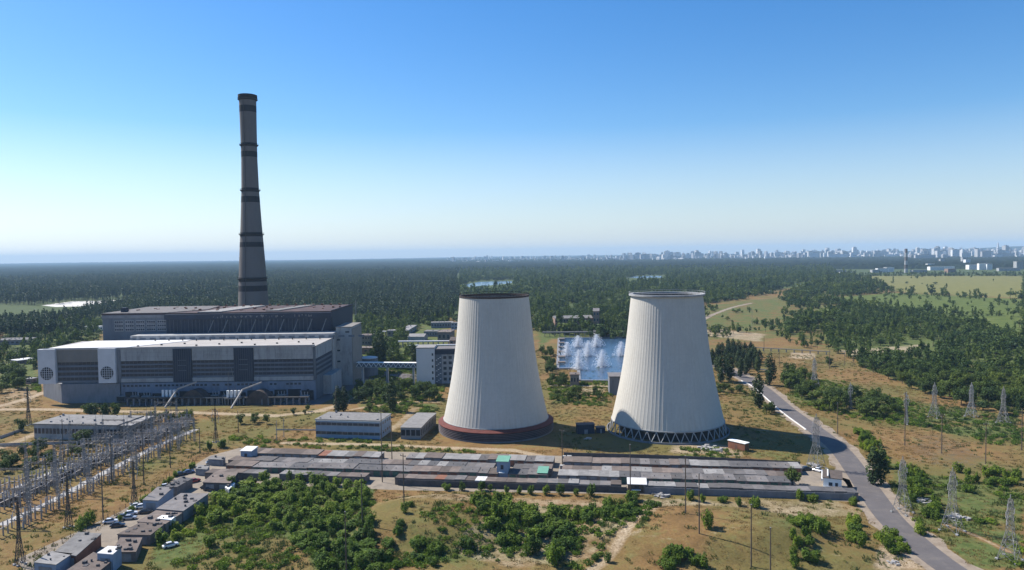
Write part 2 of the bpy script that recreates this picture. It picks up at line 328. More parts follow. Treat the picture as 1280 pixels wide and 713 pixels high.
def ground_sheet():
    rs = np.concatenate([np.geomspace(4, 140, 14)[:-1], np.geomspace(140, 900, 330)[:-1], np.geomspace(900, 4000, 170)[:-1], np.geomspace(4000, 24000, 40)])
    ta = np.concatenate([np.linspace(-180, -44, 30)[:-1], np.linspace(-44, 44, 400), np.linspace(44, 180, 30)[1:-1]])*math.pi/180
    n, k = len(ta), len(rs)
    RR, TT = np.meshgrid(rs, ta, indexing='ij'); X = (RR*np.sin(TT)).ravel(); Y = (RR*np.cos(TT)).ravel()
    Z = gz(X, Y)
    X = np.append(X, 0); Y = np.append(Y, 0); Z = np.append(Z, 0)
    i = np.arange(k-1)[:, None]*n; j = np.arange(n)[None, :]; j2 = (j+1) % n
    q = np.stack([i+j, i+n+j, i+n+j2, i+j2], -1).reshape(-1, 4)
    fan = [(n*k, a, (a+1) % n) for a in range(n)]
    me = bpy.data.meshes.new('ground')
    me.from_pydata(np.stack([X, Y, Z], 1).tolist(), [], [tuple(r[::-1]) for r in q.tolist()]+[f[::-1] for f in fan])
    rng = np.random.default_rng(3)
    PX, PY_ = proj(X, Y); front = (X*FW[0]+Y*FW[1]) > 20
    def soft(poly):
        return (inpoly(PX, PY_, poly) & front).astype(float)
    at_ = {k_: np.zeros(len(X)) for k_ in ('grass', 'pale', 'field', 'meadow', 'dirty', 'forest')}
    for p, s in GRASS: at_['grass'] = np.maximum(at_['grass'], soft(p)*s)
    at_['grass'] *= 1-0.7*soft([(255, 676), (330, 668), (385, 690), (398, 720), (225, 720)])
    for p, s in PALE: at_['pale'] = np.maximum(at_['pale'], soft(p)*s)
    for p, (a, b_) in FIELD:
        q_ = soft(p); at_['field'] = np.maximum(at_['field'], q_); at_['meadow'] = np.maximum(at_['meadow'], q_*b_)
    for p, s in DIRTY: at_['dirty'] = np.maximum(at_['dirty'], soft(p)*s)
    for p, s in FOREST: at_['forest'] = np.maximum(at_['forest'], soft(p)*s)
    at_['forest'] = np.maximum(at_['forest'], (np.hypot(X, Y) > 3500)*1.0)
    # soften the patch edges on the sheet
    for key in at_:
        g = at_[key][:-1].reshape(k, n)
        for _ in range(2):
            g[1:-1] = (g[:-2]+2*g[1:-1]+g[2:])/4
            g = (np.roll(g, 1, 1)+2*g+np.roll(g, -1, 1))/4
        at_[key] = np.append(g.ravel(), 0)
    for pts, hw, s in TRACKS:
        d = dist_line(X, Y, [on_z(*p) for p in pts]); at_['pale'] = np.maximum(at_['pale'], s*np.clip(1.6-d/hw, 0, 1))
        at_['grass'] *= 1-np.clip(1.6-d/hw, 0, 1)
    for key, val in at_.items():
        a = me.attributes.new(key, 'FLOAT', 'POINT'); a.data.foreach_set('value', val.astype(np.float32))
    me.polygons.foreach_set('use_smooth', [True]*len(me.polygons))
    m, t, b = nodes_of('soil'); pos = N(t, 'NewGeometry').outputs['Position']
    A = lambda nme: N(t, 'Attribute', attribute_name=nme).outputs['Fac']
    big, mid, small, fine = noise(t, pos, 0.018, 5), noise(t, pos, 0.07, 6, 0.62), noise(t, pos, 0.35, 5, 0.6), noise(t, pos, 1.6, 4, 0.65)
    c = ramp(t, math_(t, 'ADD', math_(t, 'MULTIPLY', mid, 0.55), math_(t, 'MULTIPLY', small, 0.45)),
             [(0.30, (0.104, 0.064, 0.026)), (0.45, (0.165, 0.099, 0.040)), (0.57, (0.225, 0.132, 0.054)), (0.72, (0.295, 0.196, 0.098))])
    c = mix(t, ramp(t, big, [(0.44, 0.0), (0.58, 0.75)]), c, (0.112, 0.106, 0.034))
    def edge(a, nz, k0=0.22, k1=0.10):     # a patch with a ragged, noisy border
        return ramp(t, math_(t, 'ADD', A(a), math_(t, 'MULTIPLY', math_(t, 'SUBTRACT', nz, 0.5), 1.5)), [(0.5-k1, 0.0), (0.5+k0, 1.0)])
    gr = ramp(t, small, [(0.3, (0.050, 0.075, 0.020)), (0.55, (0.095, 0.115, 0.034)), (0.75, (0.155, 0.145, 0.052))])
    thin = ramp(t, math_(t, 'ADD', math_(t, 'MULTIPLY', small, 0.5), math_(t, 'MULTIPLY', mid, 0.5)), [(0.50, 0.0), (0.63, 0.6)])   # thin weeds everywhere
    c = mix(t, thin, c, gr)
    c = mix(t, edge('grass', mid), c, gr)
    fc = ramp(t, mid, [(0.3, (0.130, 0.130, 0.038)), (0.7, (0.195, 0.178, 0.062))])
    fg = ramp(t, mid, [(0.3, (0.066, 0.095, 0.020)), (0.7, (0.118, 0.138, 0.034))])
    c = mix(t, edge('field', mid, 0.25, 0.15), c, mix(t, A('meadow'), fc, fg))
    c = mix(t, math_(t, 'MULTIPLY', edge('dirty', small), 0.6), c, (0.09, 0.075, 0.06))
    c = mix(t, math_(t, 'MULTIPLY', edge('pale', math_(t, 'ADD', math_(t, 'MULTIPLY', mid, 0.6), math_(t, 'MULTIPLY', small, 0.4)), 0.3, 0.15), 0.85), c, ramp(t, fine, [(0.35, (0.28, 0.21, 0.135)), (0.65, (0.42, 0.335, 0.235))]))
    c = mix(t, A('forest'), c, ramp(t, small, [(0.3, (0.046, 0.066, 0.022)), (0.7, (0.085, 0.105, 0.036))]))
    c = mix(t, 1.0, c, ramp(t, fine, [(0.28, 0.72), (0.5, 1.0), (0.72, 1.22)]), 'MULTIPLY')
    t.links.new(c, b.inputs['Base Color']); b.inputs['Roughness'].default_value = 0.95; b.inputs['Specular IOR Level'].default_value = 0.1
    bp = N(t, 'Bump'); bp.inputs['Strength'].default_value = 0.5; bp.inputs['Distance'].default_value = 0.5
    t.links.new(math_(t, 'ADD', small, math_(t, 'MULTIPLY', fine, 0.4)), bp.inputs['Height']); t.links.new(bp.outputs[0], b.inputs['Normal'])
    me.materials.append(m); me.update()
    o = bpy.data.objects.new('ground', me); COL.objects.link(o); o['kind'] = 'structure'
ground_sheet()

def smooth_line(pts, step=4.0):
    """Catmull-Rom through world points"""
    P = [np.array(p, float) for p in pts]; P = [2*P[0]-P[1]]+P+[2*P[-1]-P[-2]]; out = []
    for i in range(1, len(P)-2):
        n = max(1, int(np.linalg.norm(P[i+1]-P[i])/step))
        for k in range(n):
            q = k/n; a, b_, c_, d_ = P[i-1], P[i], P[i+1], P[i+2]
            out.append(0.5*((2*b_)+(c_-a)*q+(2*a-5*b_+4*c_-d_)*q*q+(3*b_-a-3*c_+d_)*q**3))
    out.append(P[-2]); return out
def ribbon(name, line, w0, w1, z, mat, h=0.0, rough=0.0, seed=1):
    """a strip along a line between the offsets w0 and w1 (to the right of it); h > 0 gives it a body"""
    rng = random.Random(seed); L = []; Rr = []
    for i, p in enumerate(line):
        d = line[min(i+1, len(line)-1)]-line[max(i-1, 0)]; d /= max(np.linalg.norm(d), 1e-6); nrm = np.array((d[1], -d[0]))
        j0, j1 = rng.uniform(-rough, rough), rng.uniform(-rough, rough)
        L.append(p+nrm*(w0+j0)); Rr.append(p+nrm*(w1+j1))
    b = MB(); n = len(L)
    vs = [(p[0], p[1], z) for p in L]+[(p[0], p[1], z) for p in Rr]
    fs = [(i, n+i, n+i+1, i+1) for i in range(n-1)]
    if h > 0:
        vs = [(x, y, z+h) for x, y, z in vs]+[(x, y, z-0.05) for x, y, z in vs]
        fs += [(i, i+1, 2*n+i+1, 2*n+i) for i in range(n-1)]+[(n+i+1, n+i, 3*n+i, 3*n+i+1) for i in range(n-1)]+[(0, 2*n, 3*n, n), (n-1, 2*n-1, 4*n-1, 3*n-1)]
    fs = [f[::-1] if k < n-1 else f for k, f in enumerate(fs)]
    b.add(vs, fs); o = b.build(name, mat); o['kind'] = 'structure'
    for p in o.data.polygons: pass
    return o
def road_line(px): return smooth_line([on_z(*p) for p in px])
ROAD = road_line([(1240, 745), (1178, 705), (1142, 676), (1112, 648), (1087, 614), (1068, 586), (1048, 561), (1020, 538), (985, 513), (952, 485), (925, 470), (900, 458), (872, 444), (850, 430)])
ribbon('road_shoulder', ROAD, -7.2, 7.6, 0.02, 'shoulder', rough=1.1, seed=4)
ribbon('road', ROAD, -4.1, 4.1, 0.05, 'asphalt')
lane = road_line([(1020, 538), (985, 513), (952, 485), (935, 476)])
ribbon('kerb', lane, -4.75, -4.15, 0.03, 'kerb', h=0.35)
ribbon('far_road', road_line([(872, 406), (884, 397), (900, 390), (918, 384), (940, 379)]), -3.2, 3.2, 0.05, 'shoulder', rough=1.2)
ribbon('side_road', road_line([(905, 461), (940, 461), (962, 463)]), -2.5, 2.5, 0.035, 'shoulder', rough=0.5)
def sheet(name, poly_px, z, mat):
    b = MB(); b.add([(x, y, z) for x, y in world_poly(poly_px)], [tuple(range(len(poly_px)))]); o = b.build(name, mat)
    if o.data.polygons[0].normal.z < 0: o.data.flip_normals()
    o['kind'] = 'structure'; return o
sheet('plant_apron_shade', [(150, 508), (400, 506), (445, 484), (520, 479), (540, 470), (440, 462)], 0.015, 'asphalt')  # dark asphalt tone paints the station's shadow onto the apron
sheet('garage_yard', [(150, 640), (262, 570), (300, 560), (700, 570), (1000, 580), (1062, 600), (1075, 628), (950, 621), (500, 613), (330, 606), (262, 618), (120, 713), (30, 713), (20, 700)], 0.02, 'yard')
P2 = road_line([(0, 657), (60, 629), (110, 602), (160, 576), (200, 556), (245, 537)])
P1 = road_line([(0, 618), (70, 588), (130, 566), (190, 545), (238, 531)])
ribbon('path', P2, -1.6, 1.6, 0.03, 'path_concrete', rough=0.3); ribbon('path', P1, -0.9, 0.9, 0.03, 'path_concrete', rough=0.2)
sheet('sand_flat', [(52, 382), (90, 377), (128, 376), (160, 374), (140, 378), (110, 383), (70, 384)], 0.05, 'pale_sand')
for poly in ([(576, 357), (600, 352.4), (640, 351.5), (640, 354), (612, 357), (590, 359.5)], [(782, 346.8), (800, 345), (828, 345), (828, 347.2), (800, 348.2)]):
    sheet('lake_water', poly, 0.04, 'lake_water')

# rising ground behind the far city
def hills():
    rng = np.random.default_rng(5); b = MB(); n = 150; rows = []
    xs = np.linspace(2500, 14000, n)
    hgt = 20+75*np.clip((xs-4500)/4500, 0, 1)**1.2+12*np.sin(xs/420)+9*np.sin(xs/170+2)
    hgt *= np.clip((xs-2500)/1500, 0, 1)
    prof = [(10200, -1), (10900, 0.45), (11500, 0.8), (12200, 1.0), (13500, 0.7), (15500, -1)]
    for yy, f in prof: rows.append([(x, yy+150*math.sin(x/700+yy), h*f if f > 0 else -3) for x, h in zip(xs, hgt)])
    b.add([p for r in rows for p in r], [(j*n+i, (j)*n+i+1, (j+1)*n+i+1, (j+1)*n+i) for j in range(len(rows)-1) for i in range(n-1)])
    o = b.build('hills', 'far_woods', smooth=True); o['kind'] = 'structure'
worn('far_woods', (0.014, 0.022, 0.014), 0.55, 0.006, 1.0, spec=0.0)
hills()
# ---------------------------------------------------------------- power station block
def wx(px, py, Y): return on_y(px, py, Y)[0]
worn('base_blue', (0.17, 0.205, 0.26), 0.2, 0.2, 0.85, (1, 1, 0.3), (0.09, 0.10, 0.13), 0.5); worn('housing_brown', (0.07, 0.055, 0.05), 0.4, 0.4, 0.9); worn('spandrel_grey', (0.125, 0.145, 0.175), 0.2, 0.2, 0.8, (1, 1, 0.3))
def power_station():
    YF, YD, YB, YR = 417.0, 455.0, 470.0, 531.0
    xl, xr, H = -273.0, -115.0, 31.4
    t = thing('power_station', 'huge grey power station hall with round grilled panels below the striped chimney', 'power station', (xl, YF, 0))
    def P(name, mb, mat, parent=t, **k):
        mb.v = [(x-xl, y-YF, z) for x, y, z in mb.v]; return mb.build(name, mat, parent, **k)
    def EP(name, mb, mat, parent=t):
        mb.v = [(x-xl, y-YF, z) for x, y, z in mb.v]; each(mb, name, mat, parent)
    S = lambda px: wx(px, 455, YF)                      # column of the photograph -> x on the long front
    # body with a cut-off corner at the left
    P('hall_wall', MB().prism([(S(53), YF+22), (S(76), YF+0.4), (xr, YF+0.4), (xr, YD), (xl+2, YD)], 0, H-0.4), 'facade_grey')
    P('base_wall', MB().prism([(wx(54.5, 496, YF+22), YF+22), (S(77), YF-1.2), (S(150), YF-1.2), (S(150), YF+0.3), (S(80), YF+0.3), (S(80), YF+22)], 0, 11.2), 'grey_concrete')
    P('roof', MB().prism([(xl, YF-0.6), (xr+0.6, YF-0.6), (xr+0.6, YD-0.02), (xl, YD-0.02)], H-0.4, H+0.25), 'beige_roof')
    P('roof_sheet', MB().prism([(xl+1, YF-0.4), (S(152), YF-0.4), (S(205), YD-8), (S(205), YD-0.3), (xl+8, YD-0.3)], H+0.26, H+0.5), 'white_roof')
    v = MB()
    for k in range(14): v.box(S(160)+k*8.6, S(160)+k*8.6+0.5, YD-6, YD-5.5, H+0.2, H+1.7)
    for k in range(10): v.box(S(165)+k*11.5, S(165)+k*11.5+0.9, YF+6+(k % 3)*5, YF+7+(k % 3)*5, H+0.2, H+1.0)
    EP('roof_vent', v, 'steel_dark')
    P('roof_rail', MB().box(xl, xr, YF-0.55, YF-0.35, H+0.25, H+0.75), 'pale_concrete')
    # white blocks with round grilles
    for a, b_ in ((50, 71.5), (125, 146.5)):
        w_ = P('grille_panel', MB().box(S(a), S(b_), YF-2.0, YF+0.3, 11.6, H+0.3), 'white_metal')
        cx, cz, r = (S(a)+S(b_))/2, 17.6, 3.75
        d = MB(); nseg = 40
        d.add([(cx+r*math.cos(6.2832*i/nseg), YF-2.03, cz+r*math.sin(6.2832*i/nseg)) for i in range(nseg)], [tuple(range(nseg))])
        P('round_grille', d, 'dark_void', w_)
        g = MB()
        for k in range(-2, 3):
            o = k*1.3; hh = math.sqrt(max(0.0, r*r-o*o))
            g.box(cx+o-0.1, cx+o+0.1, YF-2.22, YF-2.06, cz-hh, cz+hh); g.box(cx-hh, cx+hh, YF-2.32, YF-2.23, cz+o-0.1, cz+o+0.1)
        P('lattice', g, 'white_metal', w_)
    def bays(a, b_, top_mat, top0, rows, dz=(14.0, 23.8), ledge=True):
        x0, x1 = S(a), S(b_)
        p = P('cladding_panel', MB().box(x0, x1, YF-0.35, YF+0.35, top0, H-0.45), top_mat)
        s = MB(); n = int((x1-x0)/3.1)
        for k in range(1, n): s.box(x0+k*(x1-x0)/n-0.05, x0+k*(x1-x0)/n+0.05, YF-0.39, YF-0.36, top0, H-0.45)
        for q in (1, 2): s.box(x0, x1, YF-0.40, YF-0.395, top0+q*(H-top0)/3-0.04, top0+q*(H-top0)/3+0.04)
        P('panel_joint', s, 'grey_concrete', p)
        wb = P('window_band', MB().box(x0, x1, YF-0.1, YF+0.35, dz[0], dz[1]), 'dark_cladding')
        st = MB(); gl = MB(); h = (dz[1]-dz[0])/rows
        for k in range(rows):
            z = dz[0]+k*h; st.box(x0, x1, YF-0.3, YF-0.11, z+0.05, z+h*0.42)
            gl.box(x0, x1, YF-0.2, YF-0.12, z+h*0.5, z+h*0.95)
        EP('spandrel', st, 'spandrel_grey', wb); EP('glass_strip', gl, 'glass', wb)
        mu = MB(); n = int((x1-x0)/2.4)
        for k in range(n): mu.box(x0+k*2.4, x0+k*2.4+0.16, YF-0.24, YF-0.205, dz[0], dz[1])
        P('mullion', mu, 'spandrel_grey', wb)
        if ledge: P('ledge', MB().box(x0, x1, YF-0.7, YF+0.3, 11.7, 13.9), 'pale_concrete')
    bays(72, 124.5, 'tan_panel', 23.8, 4, (11.8, 23.8), False)
    bays(151.5, 216.5, 'pale_concrete', 24.0, 4); bays(240.5, 292.5, 'pale_concrete', 24.0, 4); bays(317.5, 391.5, 'pale_concrete', 24.0, 4)
    P('pilaster', MB().box(S(146.7), S(151.3), YF-0.5, YF+0.3, 11.6, H-0.45), 'grey_concrete')
    for a, b_ in ((217, 240), (293, 317)):
        dp = P('dark_panel', MB().box(S(a), S(b_), YF-0.9, YF+0.3, 11.4, H-0.43), 'dark_cladding')
        s = MB()
        for k in range(9): s.box(S(a)+k*1.25+0.2, S(a)+k*1.25+0.34, YF-1.0, YF-0.92, 11.6, H-0.6)
        for z in (18, 21, 24): s.box(S(a)+3, S(b_)-3, YF-1.05, YF-1.01, z, z+0.4)
        P('panel_rib', s, 'facade_grey', dp)
    lo = P('lower_wall', MB().box(S(151), xr-0.2, YF-0.55, YF+0.3, 0, 11.2), 'base_blue')
    lw = MB(); rr = random.Random(3)
    for k in range(46):
        x = S(153)+k*2.38
        if rr.random() < 0.85: lw.box(x, x+1.5, YF-0.62, YF-0.5, 9.0, 10.1)
        if k % 2 and rr.random() < 0.5 and k > 28: lw.box(x, x+1.4, YF-0.62, YF-0.5, 5.6, 6.4)
    EP('small_window', lw, 'glass', lo)
    dd = MB()
    for k in range(14): dd.box(S(156)+k*7.9, S(156)+k*7.9+6.9, YF-0.66, YF-0.5, 0, 4.8+1.6*rr.random())
    EP('gate', dd, 'dark_void', lo)
    fr = MB()                                            # the stain and frame on the right bay
    for k in range(5): fr.box(S(345)+k*2.4, S(345)+k*2.4+0.16, YF-0.55, YF-0.42, 25, 29.5)
    for z in (25, 27.2, 29.5): fr.box(S(345), S(345)+9.8, YF-0.6, YF-0.56, z, z+0.16)
    P('wall_frame', fr, 'steel'); fr = MB()
    for k in range(5): fr.box(S(255)+k*2.4, S(255)+k*2.4+0.16, YF-0.55, YF-0.42, 25, 29.5)
    for z in (25, 27.2, 29.5): fr.box(S(255), S(255)+9.8, YF-0.6, YF-0.56, z, z+0.16)
    P('wall_frame', fr, 'steel')
    # right end
    P('end_panel', MB().box(xr-0.3, xr+0.35, YF+0.5, YD, 24, H-0.45), 'pale_concrete')
    eb = P('end_window_band', MB().box(xr-0.3, xr+0.1, YF+0.5, YD, 12.5, 23.8), 'dark_cladding')
    es = MB()
    for k in range(4): es.box(xr+0.1, xr+0.3, YF+0.6, YD, 12.6+k*2.8, 13.8+k*2.8)
    EP('end_spandrel', es, 'facade_grey', eb)
    P('end_annex', MB().box(xr, xr+5, YD-22, YD+4, 0, 11.5), 'pale_concrete')
    # step behind the hall
    da = P('deaerator_wall', MB().box(S(112)+4, xr+1.0, YD, YB, 0, 34.6), 'pale_concrete')
    s = MB()
    for k in range(24): s.box(S(120)+k*6.3, S(120)+k*6.3+3.8, YD-0.06, YD+0.04, 32.2, 33.4)
    EP('low_window', s, 'facade_grey', da)
    # boiler house
    X = lambda px: wx(px, 400, YB); HB = 47.0
    bl, bm, br = X(128), X(209), X(414)
    P('boiler_wall', MB().box(bl, br, YB+0.02, YR, 0, HB), 'facade_grey')
    P('boiler_end_wall', MB().box(br, br+0.5, YB+0.3, YR, 30, HB+1.2), 'dark_cladding')
    for r_ in range(3):
        for k in range(5):
            lf = MB(); gl = MB(); x = X(142)+k*(bm-X(142))/5; lf.box(x+0.5, x+6.3, YB-0.25, YB, 36.2+r_*2.5, 38.2+r_*2.5)
            for q in range(4): gl.box(x+0.8+q*1.4, x+1.9+q*1.4, YB-0.3, YB-0.26, 36.6+r_*2.5, 37.8+r_*2.5)
            P('pane', gl, 'dark_cladding', P('window', lf, 'pale_concrete'))
    P('boiler_cornice', MB().box(bl-0.3, bm, YB-0.5, YB+0.01, HB-2.2, HB-0.3), 'grey_concrete')
    dk = P('dark_front', MB().box(bm, br+0.2, YB-1.6, YB-0.01, 34.7, HB-3.6), 'dark_cladding')
    s = MB()
    for k in range(40): s.box(bm+k*2.42, bm+k*2.42+0.18, YB-1.75, YB-1.61, 34.8, HB-3.7)
    P('cladding_rib', s, 'facade_grey', dk)
    P('dark_cornice', MB().box(bm-0.4, br+0.6, YB-3.2, YB+0.02, HB-3.5, HB-0.02), 'dark_cladding')
    for k in range(9):
        px = 268+k*17.5; x = X(px)
        P('strut', MB().bar((x-1.6, YB-7, 34.6), (x+0.6, YB-2.6, HB-4), 0.28, 4), 'steel_pale')
    rb = random.Random(8); s = MB()
    for k in range(60): x = bm+30+rb.random()*65; s.box(x, x+0.5, YB-3.3, YB-3.2, HB-2.8+rb.random()*1.5, HB-2.4+rb.random()*1.6)
    P('cornice_fitting', s, 'steel_pale')
    P('boiler_roof', MB().prism([(bl-0.4, YB-0.6), (br+0.7, YB-0.6), (br+0.7, YR+0.4), (bl-0.4, YR+0.4)], HB, HB+0.7), 'red_roof')
    P('boiler_roof_step', MB().prism([(bl, YB-0.3), (bm, YB-0.3), (bm+16, YB+26), (bm+10, YR), (bl, YR)], HB+0.71, HB+1.1), 'felt_roof')
    for a, b_, y0 in ((247, 276, 0.2), (330, 345, 4)):
        P('roof_light', MB().prism([(X(a), YB+y0), (X(b_), YB+y0), (X(b_)+11, YR-6), (X(a)+11, YR-6)], HB+0.72, HB+1.3), 'felt_light')
    s = MB()
    for k in range(30): x = bl+6+k*4.9; y_ = YR-10-rb.random()*40; s.box(x, x+0.8, y_, y_+1.2+rb.random()*3, HB+0.5, HB+1.1+rb.random()*0.9)
    for k in range(14): x = bm+15+k*6.4; s.box(x, x+1.3, YR-3, YR-1.5, HB+0.5, HB+1.8)
    EP('roof_fan', s, 'rust'); P('roof_cabin', MB().box(X(143), X(143)+3.5, YB+8, YB+11, HB+1, HB+4), 'dark_cladding')
    # stair tower
    sx0, sx1 = wx(420.5, 440, 463), wx(440, 440, 463)
    st = P('stair_tower', MB().box(sx0, sx1, 463, 492, 0, 37.4), 'pale_concrete')
    s = MB()
    for k in range(4): s.box(sx0+0.5, sx0+2.5, 462.9, 463.1, 8+k*7, 9.0+k*7)
    s.box(sx1-4, sx1-1.4, 462.9, 463.1, 34, 35)
    EP('tower_window', s, 'glass', st); P('tower_parapet', MB().box(sx0-0.3, sx1+0.3, 462.7, 492.3, 37.41, 37.9), 'tan_panel', st)
    P('tower_side', MB().box(sx1+0.01, sx1+0.4, 463.4, 492, 0, 36.5), 'tan_panel', st)
    return t
power_station()

def transformer_bay(px, py, label):
    x, y = on_z(px, py)
    t = thing('transformer_bay', label, 'transformer', (x, y, 0), 0, 'transformer bays before the power station')
    m = MB(); n = 14
    prof = [(-7+14*i/n, 8.2*math.sin(math.pi*(0.12+0.76*i/n))) for i in range(n+1)]
    m.add([(a, 3, z) for a, z in prof]+[(a+0.8, 10, z) for a, z in prof], [(i, i+1, n+2+i, n+1+i) for i in range(n)]+[tuple([i for i in range(n+1)][::-1])]+[tuple(range(n+1, 2*n+2))])
    m.box(-7, 7, 3.1, 9.9, 0, 3.2)
    m.build('housing', 'housing_brown', t)
    d = MB(); d.bar((-12, -5, 0), (-8.2, 2.4, 9.0), 0.55); d.bar((-8.2, 2.4, 9.0), (2.0, 4.4, 12.6), 0.55); d.build('duct', 'beige_roof', t)
    r = MB()
    for k in range(4): r.box(-18+k*2.1, -16.8+k*2.1, 4.0, 5.2, 4.4, 8.2)
    each(r, 'radiator', 'white_paint', t)
    b = MB().box(-19, -9.5, 3.2, 7.5, 3.5, 4.3); b.box(-30, -19, 4, 5, 4.0, 4.5)
    for k in range(6): b.box(-27+k*3.2, -26.5+k*3.2, 4, 4.6, 0, 4)
    b.build('support_frame', 'steel_pale', t)
    c = MB()
    for k in range(5): c.box(-24+k*4, -21.5+k*4, 6, 9, 0, 3.0)
    each(c, 'tank', 'dark_cladding', t)
transformer_bay(238, 507, 'brown transformer housing with white radiators and bent duct, left of the two')
transformer_bay(320, 508, 'brown transformer housing with white radiators and bent duct, right of the two')
def scrap_unit(px, py, label):
    x, y = on_z(px, py); rr = random.Random(int(px)); t = thing('transformer', label, 'transformer', (x, y, 0), 0, 'small transformers along the station wall')
    MB().box(-2.4, 2.4, -1.6, 1.6, 0.5, 4).build('tank', 'steel', t)
    c = MB()
    for k in range(7): c.box(-2.1+k*0.65, -1.8+k*0.65, -2.2, -1.6, 0.8, 3.6)
    c.build('cooling_fin', 'steel_dark', t); b = MB()
    for k in (-1.5, 0, 1.5): b.bar((k, 0, 4), (k*1.2, 0, 6), 0.22, 6)
    b.build('bushing', 'porcelain', t)
for px, py, l in ((153, 503, 'dark transformer by the station wall, below the tan panel'), (170, 503, 'dark transformer by the station wall, below the first dark window band'), (184, 503, 'dark transformer by the station wall, left of the brown housings'),
                  (270, 502, 'dark transformer between the two brown housings'), (284, 503, 'dark transformer touching the right brown housing'), (352, 502, 'dark transformer right of both brown housings'), (381, 503, 'pale-topped transformer at the right end of the station wall')):
    scrap_unit(px, py, l)
def boom(px, py):
    x, y = on_z(px, py); t = thing('lattice_boom', 'thin A-frame steel boom leaning before the power station front', 'boom', (x, y, 0))
    MB().bar((-2, 0, 0), (-1.2, 0, 18), 0.16).bar((4.5, 0, 0), (0.6, 0, 20), 0.16).build('leg', 'steel_pale', t); MB().bar((-1.4, 0, 14), (1.8, 0, 14), 0.12).bar((-1.7, 0, 8), (3, 0, 8), 0.12).build('crossbar', 'steel_pale', t)
boom(289, 503)

# ---------------------------------------------------------------- chimney
def chimney():
    cx, cy = -216.0, 600.0
    t = thing('chimney', 'very tall grey tapering chimney with dark bands behind the power station', 'chimney', (cx, cy, 0))
    prof = [(0, 13.4), (20, 12.8), (42, 12.1), (65, 11.0), (83, 10.1), (110, 8.4), (140, 6.9), (165, 6.35), (190, 6.5), (219, 6.85)]
    zs = [p[0] for p in prof]; rs = [p[1] for p in prof]; rad = lambda z: float(np.interp(z, zs, rs))
    hz = lambda py, px=311: on_y(px, py, cy)[1]
    ZT_ = hz(119.5)-1.5; zz = np.linspace(0, ZT_, 80)
    m = MB().lathe([(rad(z), z) for z in zz]+[(rad(219)-0.6, ZT_), (rad(200)-0.8, ZT_-19)], 48); m.build('shaft', 'chimney_shaft', t, smooth=True)
    for a, b_ in ((119, 124), (133, 141), (179.5, 184), (190, 197), (235.5, 240.5), (246, 253.5), (291, 296), (303, 309), (347, 352), (357, 364)):
        z1, z0 = hz(a), hz(b_)
        MB().lathe([(rad(z0)+0.05, z0), (rad((z0+z1)/2)+0.05, (z0+z1)/2), (rad(z1)+0.05, z1)], 48).build('dark_band', 'chimney_band', t, smooth=True)
    for py in (125, 182, 238.5, 293.5, 348.5):
        z = hz(py); r = rad(z)
        g = MB().lathe([(r, z-0.9), (r+1.1, z-0.1), (r+1.1, z+0.2), (r, z+0.2)], 40).build('gallery', 'chimney_band', t)
        k = MB().lathe([(r+1.05, z+1.2), (r+1.1, z+1.3), (r+1.0, z+1.3)], 40, closed=True)
        for i in range(20): q = 6.2832*i/20; k.bar((math.cos(q)*(r+1.05), math.sin(q)*(r+1.05), z), (math.cos(q)*(r+1.05), math.sin(q)*(r+1.05), z+1.3), 0.06)
        k.build('railing', 'chimney_band', g)
    MB().lathe([(rad(219)+0.7, ZT_-0.8), (rad(219)+0.75, ZT_+1.6), (rad(219)-0.4, ZT_+1.6), (rad(219)-0.4, ZT_-0.8)], 40, closed=True).build('rim', 'chimney_band', t)
    l = MB()
    q = R(-100)
    for a, b_ in zip(zz[:-1:2], zz[2::2]): l.bar((math.cos(q)*(rad(a)+.35), math.sin(q)*(rad(a)+.35), a), (math.cos(q)*(rad(b_)+.35), math.sin(q)*(rad(b_)+.35), b_), 0.22)
    l.build('ladder', 'steel_dark', t)
chimney()

